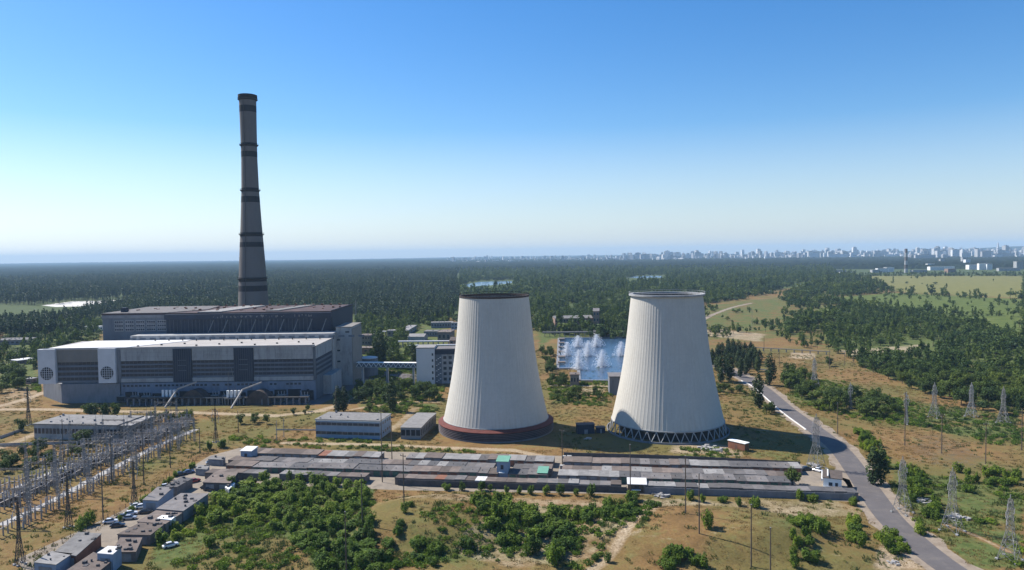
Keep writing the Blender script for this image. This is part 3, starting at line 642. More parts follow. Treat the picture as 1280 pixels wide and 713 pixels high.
# ---------------------------------------------------------------- cooling towers
def cooling_tower(label, cx, cy, zb, rb, rt, rim_mat, rim_over, clad):
    t = thing('cooling_tower', label, 'cooling tower', (cx, cy, 0), 0, 'pair of cooling towers')
    ZT = 63.6
    def rad(z):
        q = (z-zb)/(ZT-zb)
        return rb+(rt-rb)*q-1.5*math.sin(math.pi*min(1, q))*(1-0.35*q)
    n = 88*6; zz = np.linspace(zb, ZT, 46); m = MB(); vs = []
    th = np.arange(n)*2*math.pi/n; ph = np.arange(n) % 6
    rib = np.where(ph == 0, 0.065, np.where((ph == 1) | (ph == 5), 0.022, 0.0))
    for z in zz:
        r = rad(z)+rib*min(1.0, (z-zb)/2+0.3)
        vs += list(zip((r*np.cos(th)).tolist(), (r*np.sin(th)).tolist(), [float(z)]*n))
    k = len(zz); m.add(vs, [(j*n+i, j*n+(i+1) % n, (j+1)*n+(i+1) % n, (j+1)*n+i) for j in range(k-1) for i in range(n)])
    m.build('shell', 'tower_shell', t, smooth=False)
    MB().lathe([(rad(z)-0.35, z) for z in zz[::-1]], 96).build('inner_shell', 'tower_inside', t, smooth=True)
    MB().lathe([(rad(zb)+0.1, zb), (rad(zb)+0.25, zb+0.5), (rad(zb)-0.5, zb+0.5), (rad(zb)-0.5, zb)], 96, closed=True).build('lintel_ring', 'pale_concrete', t)
    rm = MB().lathe([(rad(ZT)-0.5, ZT-0.7), (rad(ZT)+rim_over, ZT-0.5), (rad(ZT)+rim_over, ZT+0.25), (rad(ZT)-0.5, ZT+0.25)], 96, closed=True).build('rim', rim_mat, t)
    rl = MB().lathe([(rad(ZT)+rim_over-0.1, ZT+1.1), (rad(ZT)+rim_over, ZT+1.2), (rad(ZT)+rim_over-0.15, ZT+1.25)], 96, closed=True)
    for i in range(64):
        q = 6.2832*i/64; x, y = math.cos(q)*(rad(ZT)+rim_over-0.08), math.sin(q)*(rad(ZT)+rim_over-0.08); rl.bar((x, y, ZT), (x, y, ZT+1.2), 0.05)
    rl.build('railing', rim_mat, rm)
    MB().lathe([(rad(zb)+2.3, 0), (rad(zb)+2.3, 0.8), (rad(zb)+1.9, 0.8), (rad(zb)+1.9, 0)], 96, closed=True).build('basin', 'grey_concrete', t)
    MB().lathe([(rad(zb)-3.5, 0), (rad(zb)-3.5, zb+1.5), (0.1, zb+1.5)], 64).build('shade_fill', 'dark_void', t)  # near-black cylinder paints the shade inside the tower base
    NL = 40
    if not clad:
        for i in range(NL):
            q = 2*math.pi*i/NL; r0, r1 = rad(zb)+1.2, rad(zb)-0.1; dq = math.pi/NL
            for s in (-1, 1):
                MB().bar((r0*math.cos(q), r0*math.sin(q), 0), (r1*math.cos(q+s*dq), r1*math.sin(q+s*dq), zb+0.05), 0.21, 5).build('leg', 'pale_concrete', t)
    else:
        MB().lathe([(rad(zb)+2.2, 0.05), (rad(zb)+2.2, zb-0.9)], 96).build('cladding', 'clad_dark', t, smooth=True)
        MB().lathe([(rad(zb)+0.1, zb+0.25), (rad(zb)+2.55, zb-0.75), (rad(zb)+2.55, zb-1.05), (rad(zb)+0.1, zb-0.2)], 96, closed=True).build('collar', 'collar_brown', t)
        for i in range(5):
            z = 0.55+i*0.72
            MB().lathe([(rad(zb)+2.2, z), (rad(zb)+2.48, z+0.02), (rad(zb)+2.48, z+0.2), (rad(zb)+2.2, z+0.22)], 96).build('louvre', 'louvre_pale', t)
worn('clad_dark', (0.04, 0.03, 0.036), 0.3, 0.3, 0.85); worn('louvre_pale', (0.12, 0.10, 0.105), 0.3, 0.15, 0.85)
def shell_mat():
    m, t, b = nodes_of('tower_shell')
    tc = N(t, 'TexCoord'); sp = N(t, 'SeparateXYZ'); t.links.new(tc.outputs['Object'], sp.inputs[0])
    ang = math_(t, 'ARCTAN2', sp.outputs[1], sp.outputs[0]); cv = N(t, 'CombineXYZ'); t.links.new(math_(t, 'MULTIPLY', ang, 20.0), cv.inputs[0]); t.links.new(math_(t, 'MULTIPLY', sp.outputs[2], 0.05), cv.inputs[1])
    streak = noise(t, cv.outputs[0], 1.3, 6, 0.6); blot = noise(t, tc.outputs['Object'], 0.09, 5); fine = noise(t, tc.outputs['Object'], 0.8, 5, 0.65)
    c = ramp(t, math_(t, 'ADD', math_(t, 'MULTIPLY', streak, 0.6), math_(t, 'MULTIPLY', blot, 0.4)), [(0.3, (0.44, 0.412, 0.36)), (0.5, (0.495, 0.467, 0.41)), (0.7, (0.535, 0.508, 0.45))])
    lift = math_(t, 'FRACT', math_(t, 'MULTIPLY', sp.outputs[2], 1/2.1)); c = mix(t, ramp(t, lift, [(0.0, 0.35), (0.05, 0.0)]), c, (0.36, 0.34, 0.30))
    low = math_(t, 'MULTIPLY', ramp(t, math_(t, 'MULTIPLY', sp.outputs[2], 1/64), [(0.05, 1.0), (0.40, 0.0)]), ramp(t, streak, [(0.45, 0.0), (0.62, 0.6)]))
    c = mix(t, low, c, (0.40, 0.35, 0.28))                    # water stains running round the lower third
    patch = ramp(t, fine, [(0.66, 0.0), (0.78, 0.2)]); c = mix(t, patch, c, (0.70, 0.68, 0.62))
    c = mix(t, 1.0, c, ramp(t, fine, [(0.25, 0.93), (0.75, 1.05)]), 'MULTIPLY')
    t.links.new(c, b.inputs['Base Color']); b.inputs['Roughness'].default_value = 0.9; MATS['tower_shell'] = m
shell_mat()
cooling_tower('pale concrete cooling tower with dark top rim and brown collar, left of the pair', -8.5, 341.0, 5.2, 24.9, 16.3, 'rim_brown', 0.25, True)
cooling_tower('pale concrete cooling tower on open V-shaped legs, right of the pair', 72.0, 335.0, 4.6, 25.9, 16.3, 'pale_concrete', 1.1, False)

# ---------------------------------------------------------------- spray pond
def spray_pond():
    poly = [(700, 423.6), (836, 421.8), (862, 477), (726, 476.5), (725, 461), (699, 461.5)]
    wp = world_poly(poly)
    b = MB().add([(x, y, 0.35) for x, y in wp], [tuple(range(len(wp)))]); o = b.build('pond_water', 'pond_water'); o['kind'] = 'structure'
    if o.data.polygons[0].normal.z < 0: o.data.flip_normals()
    t = thing('pond_basin', 'long concrete basin wall around the blue spray pond', 'basin', (*wp[0], 0))
    for i in range(len(wp)):
        a = np.array(wp[i]); c = np.array(wp[(i+1) % len(wp)]); d = (c-a)/np.linalg.norm(c-a); nrm = np.array((d[1], -d[0]))
        if np.dot(nrm, np.mean(wp, 0)-a) > 0: nrm = -nrm
        q = [a-d*0.0, c+d*0.0, c+nrm*2.2, a+nrm*2.2]; q = [tuple(p-np.array(wp[0])) for p in q]
        MB().prism(q, 0, 0.9+0.01*i).build('wall', 'grey_concrete', t)
    # rafts of pipes along the left edge
    a, c = np.array(wp[0]), np.array(wp[5]); p = MB()
    for k in range(6):
        q = a+(c-a)*(0.08+k*0.16); p.box(q[0]-wp[0][0]-1, q[0]-wp[0][0]+4.5, q[1]-wp[0][1]-3, q[1]-wp[0][1]+3, 1.15, 2.0)
    each(p, 'pipe_head', 'felt_brown', t)
spray_pond()
def fountain(px, py, h, wd, label):
    x, y = on_z(px, py); rng = np.random.default_rng(int(px*7))
    t = thing('spray_fountain', label, 'fountain', (x, y, 0.35), 0, 'spray fountains on the pond')
    m = MB(); n = 2600
    for k in range(n):
        q = rng.random()**0.8; z = h*(1-q)
        r = wd*(0.28+0.72*q**0.7)*min(1.25, abs(rng.normal(0, 0.55))); a = rng.random()*6.283
        s = (0.12+0.17*q)*rng.uniform(0.7, 1.5); c = Vector((r*math.cos(a), r*math.sin(a), z+0.2))
        e1 = Vector(rng.normal(size=3)).normalized(); e2 = e1.orthogonal().normalized()
        e3 = e1.cross(e2); vs = [c+e1*s, c-e1*s*0.5+e2*s*0.8, c-e1*s*0.5-e2*s*0.4+e3*s*0.7, c-e1*s*0.5-e2*s*0.4-e3*s*0.7]
        m.add(vs, [(0, 1, 2), (0, 2, 3), (0, 3, 1), (1, 3, 2)])
    m.build('plume', 'spray', t)
    j = MB().bar((0, 0, -0.2), (0, 0, 1.6), 0.25, 6)
    for k in range(6): q = k*math.pi/3; j.bar((0, 0, 0.3), (math.cos(q)*wd*0.6, math.sin(q)*wd*0.6, 0.3), 0.12, 4)
    j.build('nozzle', 'steel', t)
for a in ((709, 445.5, 12, 4.2, 'white spray fountain nearest the left wall of the pond'), (722.5, 434.5, 11, 5.0, 'white spray fountain in the back row, left one'), (745.5, 434, 12, 5.0, 'white spray fountain in the back row, middle one'),
          (735, 446, 13.5, 4.6, 'white spray fountain in the middle of the visible pond'), (723.5, 463, 15.5, 4.4, 'tallest white spray fountain, front left by the pump house'), (752.5, 459, 13.5, 4.4, 'white spray fountain front right of the visible pond'),
          (776.5, 445.5, 12.5, 4.3, 'white spray fountain half behind the right cooling tower')):
    fountain(a[0], a[1], a[2]*0.92, a[3]*1.4, a[4])

# ---------------------------------------------------------------- other buildings
def house(name, label, cat, fl, fr, depth, h, wall='grey_concrete', roof='felt_roof', storeys=2, nwin=8, win=(0.7, 0.45), group=None, parapet=0.4, door=False, gable=0.0, trim=None, winmat='glass', over=0.35):
    """fl, fr: front corners on the ground as in the photograph"""
    a = np.array(on_z(*fl)); c = np.array(on_z(*fr)); L = float(np.linalg.norm(c-a)); rot = math.atan2(c[1]-a[1], c[0]-a[0])
    t = thing(name, label, cat, (a[0], a[1], 0), rot, group)
    MB().box(0, L, 0, depth, 0, h).build('wall', wall, t)
    if gable:
        MB().add([(-over, -over, h), (L+over, -over, h), (L+over, depth+over, h), (-over, depth+over, h), (-over, depth/2, h+gable), (L+over, depth/2, h+gable)],
                 [(0, 1, 5, 4), (2, 3, 4, 5), (1, 2, 5), (3, 0, 4), (0, 3, 2, 1)]).build('roof', roof, t)
    else:
        rf = MB().box(-over, L+over, -over, depth+over, h, h+parapet).build('roof', roof, t)
        rr = random.Random(int(fl[0]*13)); v = MB()
        for k in range(max(2, int(L*depth/60))):
            x, y = rr.uniform(0.8, L-1.2), rr.uniform(0.8, max(1, depth-1.2)); s = rr.uniform(0.3, 0.8); v.box(x, x+s, y, y+s, h+parapet, h+parapet+rr.uniform(0.4, 1.0))
        each(v, 'roof_vent', 'grey_concrete', rf)
    if trim: MB().box(-0.12, L+0.12, -0.12, depth*0.999, h-0.5, h-0.02).build('trim', trim, t)
    if nwin:
        hs = h/storeys; fr_ = MB(); gl = MB()
        for s_ in range(storeys):
            for k in range(nwin):
                w_ = L/nwin; x0 = k*w_+w_*(1-win[0])/2; x1 = x0+w_*win[0]; z0 = s_*hs+hs*(1-win[1])*0.6; z1 = z0+hs*win[1]
                fr_.box(x0-0.12, x1+0.12, -0.09, 0.05, z0-0.14, z1+0.12); gl.box(x0, x1, -0.13, -0.091, z0, z1)
            nd = max(1, int(depth/max(3.0, L/nwin)))
            for k in range(nd):
                w_ = depth/nd; y0 = k*w_+w_*0.3; y1 = y0+w_*0.4; z0 = s_*hs+hs*(1-win[1])*0.6; z1 = z0+hs*win[1]; gl.box(L+0.01, L+0.05, y0, y1, z0, z1)
        fr_.build('window_frame', 'pale_concrete', t) if len(fr_.v) > 900 else each(fr_, 'window_frame', 'pale_concrete', t); each(gl, 'window', winmat, t)
    if door: MB().box(L*0.46, L*0.46+1.8, -0.12, 0.02, 0, 2.3).build('door', 'dark_void', t)
    return t
def low_block(a): return house(*a[:-1], **a[-1])
# blue-and-white workshop and grey shed before the left tower
house('workshop', 'blue-grey two-storey workshop with pale flat roof and window strip', 'building', (395, 547), (475, 549.5), 15, 8.3, 'blue_wall', 'felt_light', 2, 12, (0.92, 0.3), parapet=0.3, trim='white_paint')
house('metal_shed', 'grey ribbed metal shed left of the brown collar tower', 'shed', (501, 549), (526, 549.5), 30, 5.4, 'steel', 'felt_light', 1, 4, (0.8, 0.5), gable=0.5, winmat='dark_void')
# control building of the switchyard
house('control_building', 'long pale switchyard control building with flat roof and dark windows', 'building', (43, 549), (147, 551), 19, 6.9, 'pale_concrete', 'felt_light', 1, 22, (0.7, 0.36))
house('control_annex', 'short annex at the right end of the control building', 'building', (147.6, 550), (164, 550), 19, 6.4, 'tan_panel', 'felt_light', 1, 4, (0.5, 0.4))
def office():
    a = on_z(521, 481); c = on_z(543, 482); e = on_z(600, 481)
    t = thing('office_block', 'white five-storey office block behind the left cooling tower', 'building', (a[0], a[1], 0))
    x1, x2 = c[0]-a[0], e[0]-a[0]
    MB().box(0, x1, 0, 16, 0, 23.4).build('blank_wall', 'white_roof', t); MB().box(x1+0.02, x2, 2.5, 15.5, 0, 22).build('wall', 'pale_concrete', t)
    MB().box(x1+0.02, x2+0.2, 2.3, 15.7, 22, 22.7).build('roof', 'felt_roof', t); MB().box(-0.2, x1+0.01, -0.2, 16.2, 23.4, 23.9).build('tower_roof', 'felt_light', t)
    MB().box(x1+0.02, x2, 2.3, 2.49, 19, 21.9).build('attic_band', 'dark_cladding', t)
    st = MB(); gl = MB()
    for s in range(5):
        for k in range(7): x = x1+5.4+k*3.5; gl.box(x, x+2.0, 2.38, 2.48, 2+s*3.5, 3.9+s*3.5)
        gl.box(x1-1.8, x1-0.8, -0.06, 0.02, 3+s*3.9, 4.6+s*3.9)
        for k in range(3): st.box(x1+0.6+k*1.2, x1+1.5+k*1.2, 1.9, 2.48, 1.2+s*3.5+k*0.9, 1.6+s*3.5+k*0.9)
    each(gl, 'window', 'glass', t); each(st, 'balcony', 'white_paint', t)
    MB().box(x1+0.1, x1+4.4, 2.1, 2.48, 0, 19).build('stairwell', 'facade_grey', t)
office()
def pipe_bridge():
    a = np.array(on_z(446, 480)); c = np.array(on_z(520, 481)); L = float(np.linalg.norm(c-a)); t = thing('footbridge', 'white trussed footbridge between power station and office block', 'footbridge', (a[0], a[1], 0), math.atan2(c[1]-a[1], c[0]-a[0]))
    MB().box(0, L, 0, 3.4, 10.8, 11.2).build('deck', 'pale_concrete', t); MB().box(0, L, -0.1, 3.5, 13.7, 14.1).build('roof', 'white_paint', t)
    g = MB().box(0.2, L-0.2, 0.35, 3.0, 11.25, 13.69); g.build('wall', 'facade_grey', t)
    s = MB(); n = 12
    for k in range(n):
        x0, x1 = k*L/n, (k+1)*L/n; s.bar((x0, 0.1, 11.2), ((x0+x1)/2, 0.1, 13.8), 0.2); s.bar(((x0+x1)/2, 0.1, 13.8), (x1, 0.1, 11.2), 0.2)
    s.build('truss', 'white_paint', t)
    for f in (0.08, 0.5, 0.94): MB().box(L*f, L*f+1.1, 0.5, 2.6, 0, 10.79).build('pier', 'pale_concrete', t)
pipe_bridge()
def tank(px, py, r, h, label):
    x, y = on_z(px, py); t = thing('storage_tank', label, 'tank', (x, y, 0))
    MB().lathe([(r, 0), (r, h)], 40).build('wall', 'facade_grey', t, smooth=True); MB().lathe([(r+0.15, h), (r+0.15, h+0.3), (r-0.5, h+0.5), (0.05, h+1.1)], 40).build('roof', 'white_roof', t, smooth=True)
    l = MB().bar((r+0.3, 0, 0), (r+0.3, 0, h+1), 0.15); l.build('ladder', 'steel', t)
tank(461, 470, 6.2, 12.6, 'round white-topped storage tank between bridge and stair tower')
BL = [  # name, label, front-left, front-right, depth, height, wall, roof, storeys, windows
    ('brick_hall', 'long brick hall with grey roof behind the spray pond', (694, 412), (741, 411), 22, 12, 'brick', 'felt_light', 2, 14),
    ('brick_tower_house', 'tall gabled brick end house right of the brick hall', (741.5, 412), (749, 412), 30, 20, 'brick', 'felt_roof', 3, 2),
    ('pump_house', 'pale pump house at the near left corner of the pond', (713, 482), (724, 482), 8, 6.5, 'tan_panel', 'felt_brown', 1, 3),
    ('valve_house', 'grey-white valve house partly behind the right cooling tower', (762, 494), (788, 494), 14, 10.5, 'grey_concrete', 'felt_roof', 1, 0),
    ('pond_cabin', 'low white cabin on the far wall of the pond', (744, 420.5), (762, 420), 6, 5, 'white_paint', 'felt_roof', 1, 4),
    ('small_house', 'pink-grey small house right of the stair tower', (449, 432), (463, 432), 14, 9, 'tan_panel', 'felt_brown', 2, 4),
    ('low_store', 'low brown store below the pink-grey small house', (448, 443), (466, 443), 10, 5, 'brick', 'felt_brown', 1, 3),
    ('gable_shed', 'low grey gabled shed beyond the office block', (510, 427), (530, 427), 16, 4.6, 'pale_concrete', 'felt_light', 1, 0),
    ('store_hall', 'tan-roofed square block beyond the office block', (547, 427.5), (563, 427.5), 22, 9.0, 'garage_wall', 'felt_brown', 1, 3),
    ('store_annex', 'low annex left of the tan-roofed block', (530, 421), (546.5, 421), 14, 5, 'grey_concrete', 'felt_light', 1, 5),
    ('long_depot', 'long pale-roofed depot at the edge of the pine wood', (539, 410.5), (566, 410), 12, 6, 'grey_concrete', 'felt_light', 1, 8),
    ('long_shed', 'narrow pale-roofed shed running slantwise into the trees', (510, 419), (521, 412), 9, 4.5, 'grey_concrete', 'felt_light', 1, 4),
    ('tree_hut', 'small pale hut among trees right of the slim mast', (484, 421), (495, 421), 9, 6, 'tan_panel', 'felt_light', 1, 2),
    ('brown_house', 'brown hipped house touching the left tower outline', (562, 437), (584, 437), 16, 8, 'brick', 'felt_brown', 2, 4),
    ('blue_depot', 'small bluish depot beside the left tower outline', (564, 412), (576, 412), 10, 7, 'blue_wall', 'felt_light', 2, 3),
    ('garden_house', 'small white-roofed house among trees left of the boiler house', (46, 415.5), (57, 415), 9, 4, 'tan_panel', 'white_roof', 1, 2),
    ('field_hut', 'small pale hut in the trees beside the boiler house corner', (77, 416), (90, 416), 8, 4, 'pale_concrete', 'felt_light', 1, 3),
    ('corner_hut', 'white hut touching the left corner of the boiler house', (106, 414), (124, 414), 7, 5, 'white_paint', 'white_roof', 1, 3),
    ('far_shed', 'long pale-roofed shed at the left edge of the photo', (-10, 432), (36, 431), 22, 4.5, 'grey_concrete', 'felt_light', 1, 8),
    ('white_shed', 'small white-roofed shed left of the grilled panel', (22, 457), (44, 454), 10, 3.5, 'garage_wall', 'white_roof', 1, 2),
    ('yard_hut', 'small dark hut on the dirt left of the power station', (32, 480), (40, 480), 5, 3, 'garage_wall', 'felt_light', 1, 1)]
for nm, lb, fl, fr, dp, h, wl, rf, st, nw in BL:
    house(nm, lb, 'building', fl, fr, dp, h, wl, rf, st, nw, (0.55, 0.4), gable=2.2 if nm in ('gable_shed', 'brick_hall', 'brown_house', 'brick_tower_house') else 0, parapet=0.5)
def pipe_run(name, label, a, b_, z, r, mat, n):
    p = np.array(on_z(*a)); q = np.array(on_z(*b_)); L = float(np.linalg.norm(q-p)); t = thing(name, label, 'pipeline', (p[0], p[1], 0), math.atan2(q[1]-p[1], q[0]-p[0]))
    MB().bar((0, 0, z), (L, 0, z), r, 8).bar((0, r*2.3, z), (L, r*2.3, z), r*0.8, 8).build('pipe', mat, t)
    for k in range(n): x = (k+0.5)*L/n; MB().box(x-0.25, x+0.25, -0.6, r*3, 0, z-r).build('support', 'grey_concrete', t)
pipe_run('pipeline', 'pale pipeline on posts behind the office block', (494, 434), (570, 433.5), 5, 0.8, 'white_metal', 12)
pipe_run('pipeline', 'pale pipeline just above the office block roofline', (510, 441), (575, 440), 6, 0.7, 'white_metal', 10)
pipe_run('pipeline', 'pale pipeline right of the stair tower', (463, 419.5), (484, 419.5), 4, 0.8, 'white_metal', 5)
pipe_run('pipeline', 'long grey pipeline behind the far wall of the pond', (678, 421.5), (790, 420.5), 4.5, 0.9, 'felt_light', 18)
pipe_run('pipeline', 'thin green pipeline on posts crossing the brown land', (922, 437), (1038, 444), 2.6, 0.32, 'felt_light', 12)
pipe_run('pipeline', 'dark pipe rack along the foot of the power station front', (156, 507), (386, 506), 4.2, 0.4, 'steel_dark', 30)
# ---------------------------------------------------------------- rows of lock-up garages
GO = np.array((-107.6, 276.6)); GU = np.array((202.6, -28.8)); GLEN = float(np.linalg.norm(GU)); GU = GU/GLEN; GN = np.array((-GU[1], GU[0])); GROT = math.atan2(GU[1], GU[0])
def g_of(px, z=2.5, off=0.0):
    """distance along the rows of the spot where the photograph's column meets the line with this offset"""
    lo, hi = -60.0, 260.0
    for _ in range(40):
        mi = (lo+hi)/2; p = GO+GU*mi+GN*off; x = float(proj(p[0], p[1], z)[0])
        if x < px: lo = mi
        else: hi = mi
    return (lo+hi)/2
def make_garage(wid, dep, roof, label, group, doormat, side=-1):
    """lock-up garage; its door faces local -y, or +y when side is 1"""
    t = thing('garage', label, 'garage', (0, 0, 0), GROT, group)
    MB().box(0.03, wid-0.03, 0.06, dep-0.06, 0, 2.35).build('wall', 'garage_wall', t)
    rr = random.Random(len(bpy.data.objects)); ov = 0.25
    y0, y1 = (-ov, dep) if side < 0 else (0, dep+ov)
    r = MB().prism([(0.01, y0), (wid-0.01, y0), (wid-0.01, y1), (0.01, y1)], 2.35, [2.5, 2.5, 2.66, 2.66] if side < 0 else [2.66, 2.66, 2.5, 2.5])
    
    if rr.random() < 0.45: vx, vy = wid*rr.uniform(.2, .8), dep*rr.uniform(.2, .8); r.bar((vx, vy, 2.5), (vx, vy, 3.1), 0.11, 5)
    r.build('roof', roof, t)
    y = 0.0 if side < 0 else dep
    MB().box(wid*0.18, wid*0.82, y-0.05, y+0.05, 0.05, 2.1).build('door', doormat, t)
    return t
worn('door_brown', (0.16, 0.085, 0.06), 0.3, 0.6, 0.7); worn('door_grey', (0.20, 0.21, 0.22), 0.3, 0.6, 0.7); worn('door_green', (0.06, 0.12, 0.09), 0.3, 0.6, 0.7); worn('door_rust', (0.22, 0.10, 0.06), 0.4, 0.6, 0.8)
LOOK = {'felt_roof': 'grey felt', 'felt_brown': 'brownish', 'felt_light': 'pale grey', 'felt_dark': 'dark grey', 'white_roof': 'white', 'rust': 'rusty red'}
ROWN = {'front': 'front single row nearest the camera', 'midfront': 'front half of the middle double row', 'midback': 'rear half of the middle double row', 'back': 'back row below the cooling towers'}
GP = {}
def garage(row, kind, s, off, wid, dep, side, dz=0.0):
    key = (row, kind, round(wid, 1))
    lab = 'lock-up garage with %s roof in the %s' % (LOOK[kind], ROWN[row])
    if key not in GP: GP[key] = make_garage(wid, dep, kind, lab, 'garages with %s roofs in the %s' % (LOOK[kind], ROWN[row]), random.Random(7*len(GP)+3).choice(['door_brown', 'door_grey', 'door_green', 'door_rust']), side)
    p = GO+GU*s+GN*off
    o = place(GP[key], (p[0], p[1], dz), GROT, 1.0)
    return o
rg = random.Random(11)
def run(row, px0, px1, off, dep, side, skip=(), wid=3.7):
    s0, s1 = g_of(px0, 2.5, off), g_of(px1, 2.5, off); s = s0; kind = 'felt_roof'; left = 0; dz = 0
    while s < s1-1:
        if left <= 0:
            kind = rg.choices(['felt_roof', 'felt_brown', 'felt_light', 'felt_dark'], [5, 3.2, 2.6, 1.5])[0]; left = rg.choice([1, 2, 2, 3, 4]); dz = rg.uniform(-0.22, 0.18)
        p = GO+GU*(s+wid/2)+GN*off; x = float(proj(p[0], p[1], 2.5)[0])
        if not any(a < x < b for a, b in skip):
            garage(row, 'white_roof' if rg.random() < 0.01 else ('rust' if rg.random() < 0.012 else kind), s, off+rg.uniform(-0.25, 0.25), wid, dep, side, dz)
        s += wid; left -= 1
run('back', 312, 1000, 17.4, 7.0, -1, ((470, 505), (690, 708)))
run('midfront', 282, 985, 0.0, 6.5, -1, ((620, 637), (689, 703)))
run('midback', 285, 985, 6.6, 6.5, 1, ((620, 637), (689, 703)))
run('front', 256, 1066, -9.4, 5.2, 1, ((330, 352), (461, 497), (783, 806)))
# boundary wall behind the front row
def wall_run(label, off, px0, px1, h, mat, name='boundary_wall'):
    s0, s1 = g_of(px0, 1, off), g_of(px1, 1, off); p = GO+GU*s0+GN*off; t = thing(name, label, 'wall', (p[0], p[1], 0), GROT); L = s1-s0; n = max(1, int(L/3.1))
    m = MB()
    for k in range(n): m.box(k*L/n+0.03, (k+1)*L/n-0.03, 0, 0.16, 0, h-(0.15 if (k*7) % 5 == 0 else 0))
    m.build('panel', mat, t); q = MB()
    for k in range(n+1): q.box(k*L/n-0.1, k*L/n+0.1, -0.05, 0.21, 0, h+0.1)
    each(q, 'post', mat, t)
wall_run('dark concrete panel wall behind the garage front row, right stretch', -9.9, 498, 783, 2.2, 'felt_dark'); wall_run('grey concrete panel wall at the right end of the garage front row', -9.95, 806, 1068, 2.25, 'grey_concrete')
def hut(label, px, off, wid, dep, h, wall, roof, base=0.0, cat='hut', name='garage_hut', dx=0.0):
    s = g_of(px, 2.5, off)+dx; p = GO+GU*s+GN*off; t = thing(name, label, cat, (p[0], p[1], base), GROT)
    MB().box(0, wid, 0, dep, 0, h).build('wall', wall, t); MB().prism([(-0.3, -0.3), (wid+0.3, -0.3), (wid+0.3, dep+0.2), (-0.3, dep+0.2)], h, [h+0.15, h+0.15, h+0.7, h+0.7]).build('roof', roof, t)
    MB().box(wid*0.35, wid*0.6, -0.08, 0.02, h*0.55, h*0.8).build('window', 'glass', t); MB().box(wid*0.2, wid*0.7, -0.9, 0.1, h*0.36, h*0.4).build('awning', 'white_paint', t)
hut('tall white hut with green roof standing among the middle garages', 621, 1.6, 4.2, 5.6, 6.4, 'blue_wall', 'green_roof')
hut('blue-grey hut with pale roof at the left end of the garage rows', 301, 12.0, 4.6, 5.0, 4.8, 'blue_wall', 'white_roof')
hut('low green-roofed garage beside the gap in the middle row', 672, 0.4, 3.4, 6.2, 2.9, 'rust', 'green_roof')
hut('large white-roofed garage in the gap of the front row', 785, -9.2, 6.2, 5.4, 2.9, 'pole_wood_shade', 'white_roof')
def box_on(name, label, px, off, sx, sy, sz, mat, z=0.0, lid=None):
    s = g_of(px, 1, off); p = GO+GU*s+GN*off; t = thing(name, label, name.replace('_', ' '), (p[0], p[1], z), GROT+0.05)
    MB().box(0, sx, 0, sy, 0, sz).build('body', mat, t); MB().box(-0.1, sx+0.1, -0.1, sy+0.1, sz, sz+0.12).build('lid', lid or mat, t)
box_on('crate', 'white crate on the grass behind the back garage row, left of two', 703, 30, 1.3, 1.1, 0.9, 'pale_concrete'); box_on('crate', 'white crate on the grass behind the back garage row, right of two', 709, 30, 1.7, 1.1, 1.0, 'pale_concrete')
box_on('water_tank', 'pale water tank in the gap between the garage rows', 700, 15, 1.6, 1.4, 1.4, 'pale_concrete')
# house at the right end
def yard_house():
    a = np.array(on_z(1029, 613)); c = np.array(on_z(1052, 615.5)); L = float(np.linalg.norm(c-a)); t = thing('yard_house', 'small white house with brown roof between pylon and road bend', 'house', (a[0], a[1], 0), math.atan2(c[1]-a[1], c[0]-a[0]))
    MB().box(0, L, 0, 7.5, 0, 4.4).build('wall', 'white_paint', t)
    rf = MB().add([(-0.3, -0.3, 4.4), (L+0.3, -0.3, 4.4), (L+0.3, 7.8, 5.0), (-0.3, 7.8, 5.0), (-0.3, -0.3, 4.6), (L+0.3, -0.3, 4.6), (L+0.3, 7.8, 5.2), (-0.3, 7.8, 5.2)], [(0, 3, 2, 1), (4, 5, 6, 7), (0, 1, 5, 4), (1, 2, 6, 5), (2, 3, 7, 6), (3, 0, 4, 7)]).build('roof', 'felt_brown', t)
    MB().box(-0.6, -0.2, -1, 8, 3.6, 4.3).box(1.2, 1.6, -0.4, 7.8, 5.25, 5.4).build('fascia', 'white_paint', rf)
    MB().box(L*0.3, L*0.5, -0.08, 0.02, 1.8, 3.0).box(L*0.65, L*0.8, -0.08, 0.02, 1.8, 3.0).build('window', 'glass', t); MB().box(-1.5, L*0.4, -1.4, 0, 0.8, 1.0).build('awning', 'white_paint', t)
yard_house()
# brown shed on the dirt by the right tower
def timber_shed():
    a = np.array(on_z(910, 560)); c = np.array(on_z(931, 565)); L = float(np.linalg.norm(c-a)); t = thing('timber_shed', 'long brown shed with white-edged roof in the right cooling tower shadow', 'shed', (a[0], a[1], 0), math.atan2(c[1]-a[1], c[0]-a[0]))
    MB().box(0, L, 0, 3, 0, 3.2).build('wall', 'rust', t); MB().prism([(-0.2, -0.2), (L+0.2, -0.2), (L+0.2, 3.2), (-0.2, 3.2)], 3.2, 3.45).build('roof', 'white_paint', t); MB().box(L*0.4, L*0.55, -0.06, 0.02, 0, 2.2).build('door', 'door_brown', t)
timber_shed()
def shadow_shed(px, py, sx, sy, sz, label):
    x, y = on_z(px, py); t = thing('site_shed', label, 'shed', (x, y, 0), 0.1); MB().box(0, sx, 0, sy, 0, sz).build('wall', 'dark_cladding', t); MB().box(-.2, sx+.2, -.2, sy+.2, sz, sz+.2).build('roof', 'felt_dark', t); MB().box(sx*.4, sx*.6, -.05, .03, 0, 2).build('door', 'door_grey', t)
shadow_shed(722, 543, 8, 4, 4.2, 'dark shed in the shade between the cooling towers'); shadow_shed(746, 542, 4, 3, 2.6, 'smaller dark shed in the shade left of the right tower')

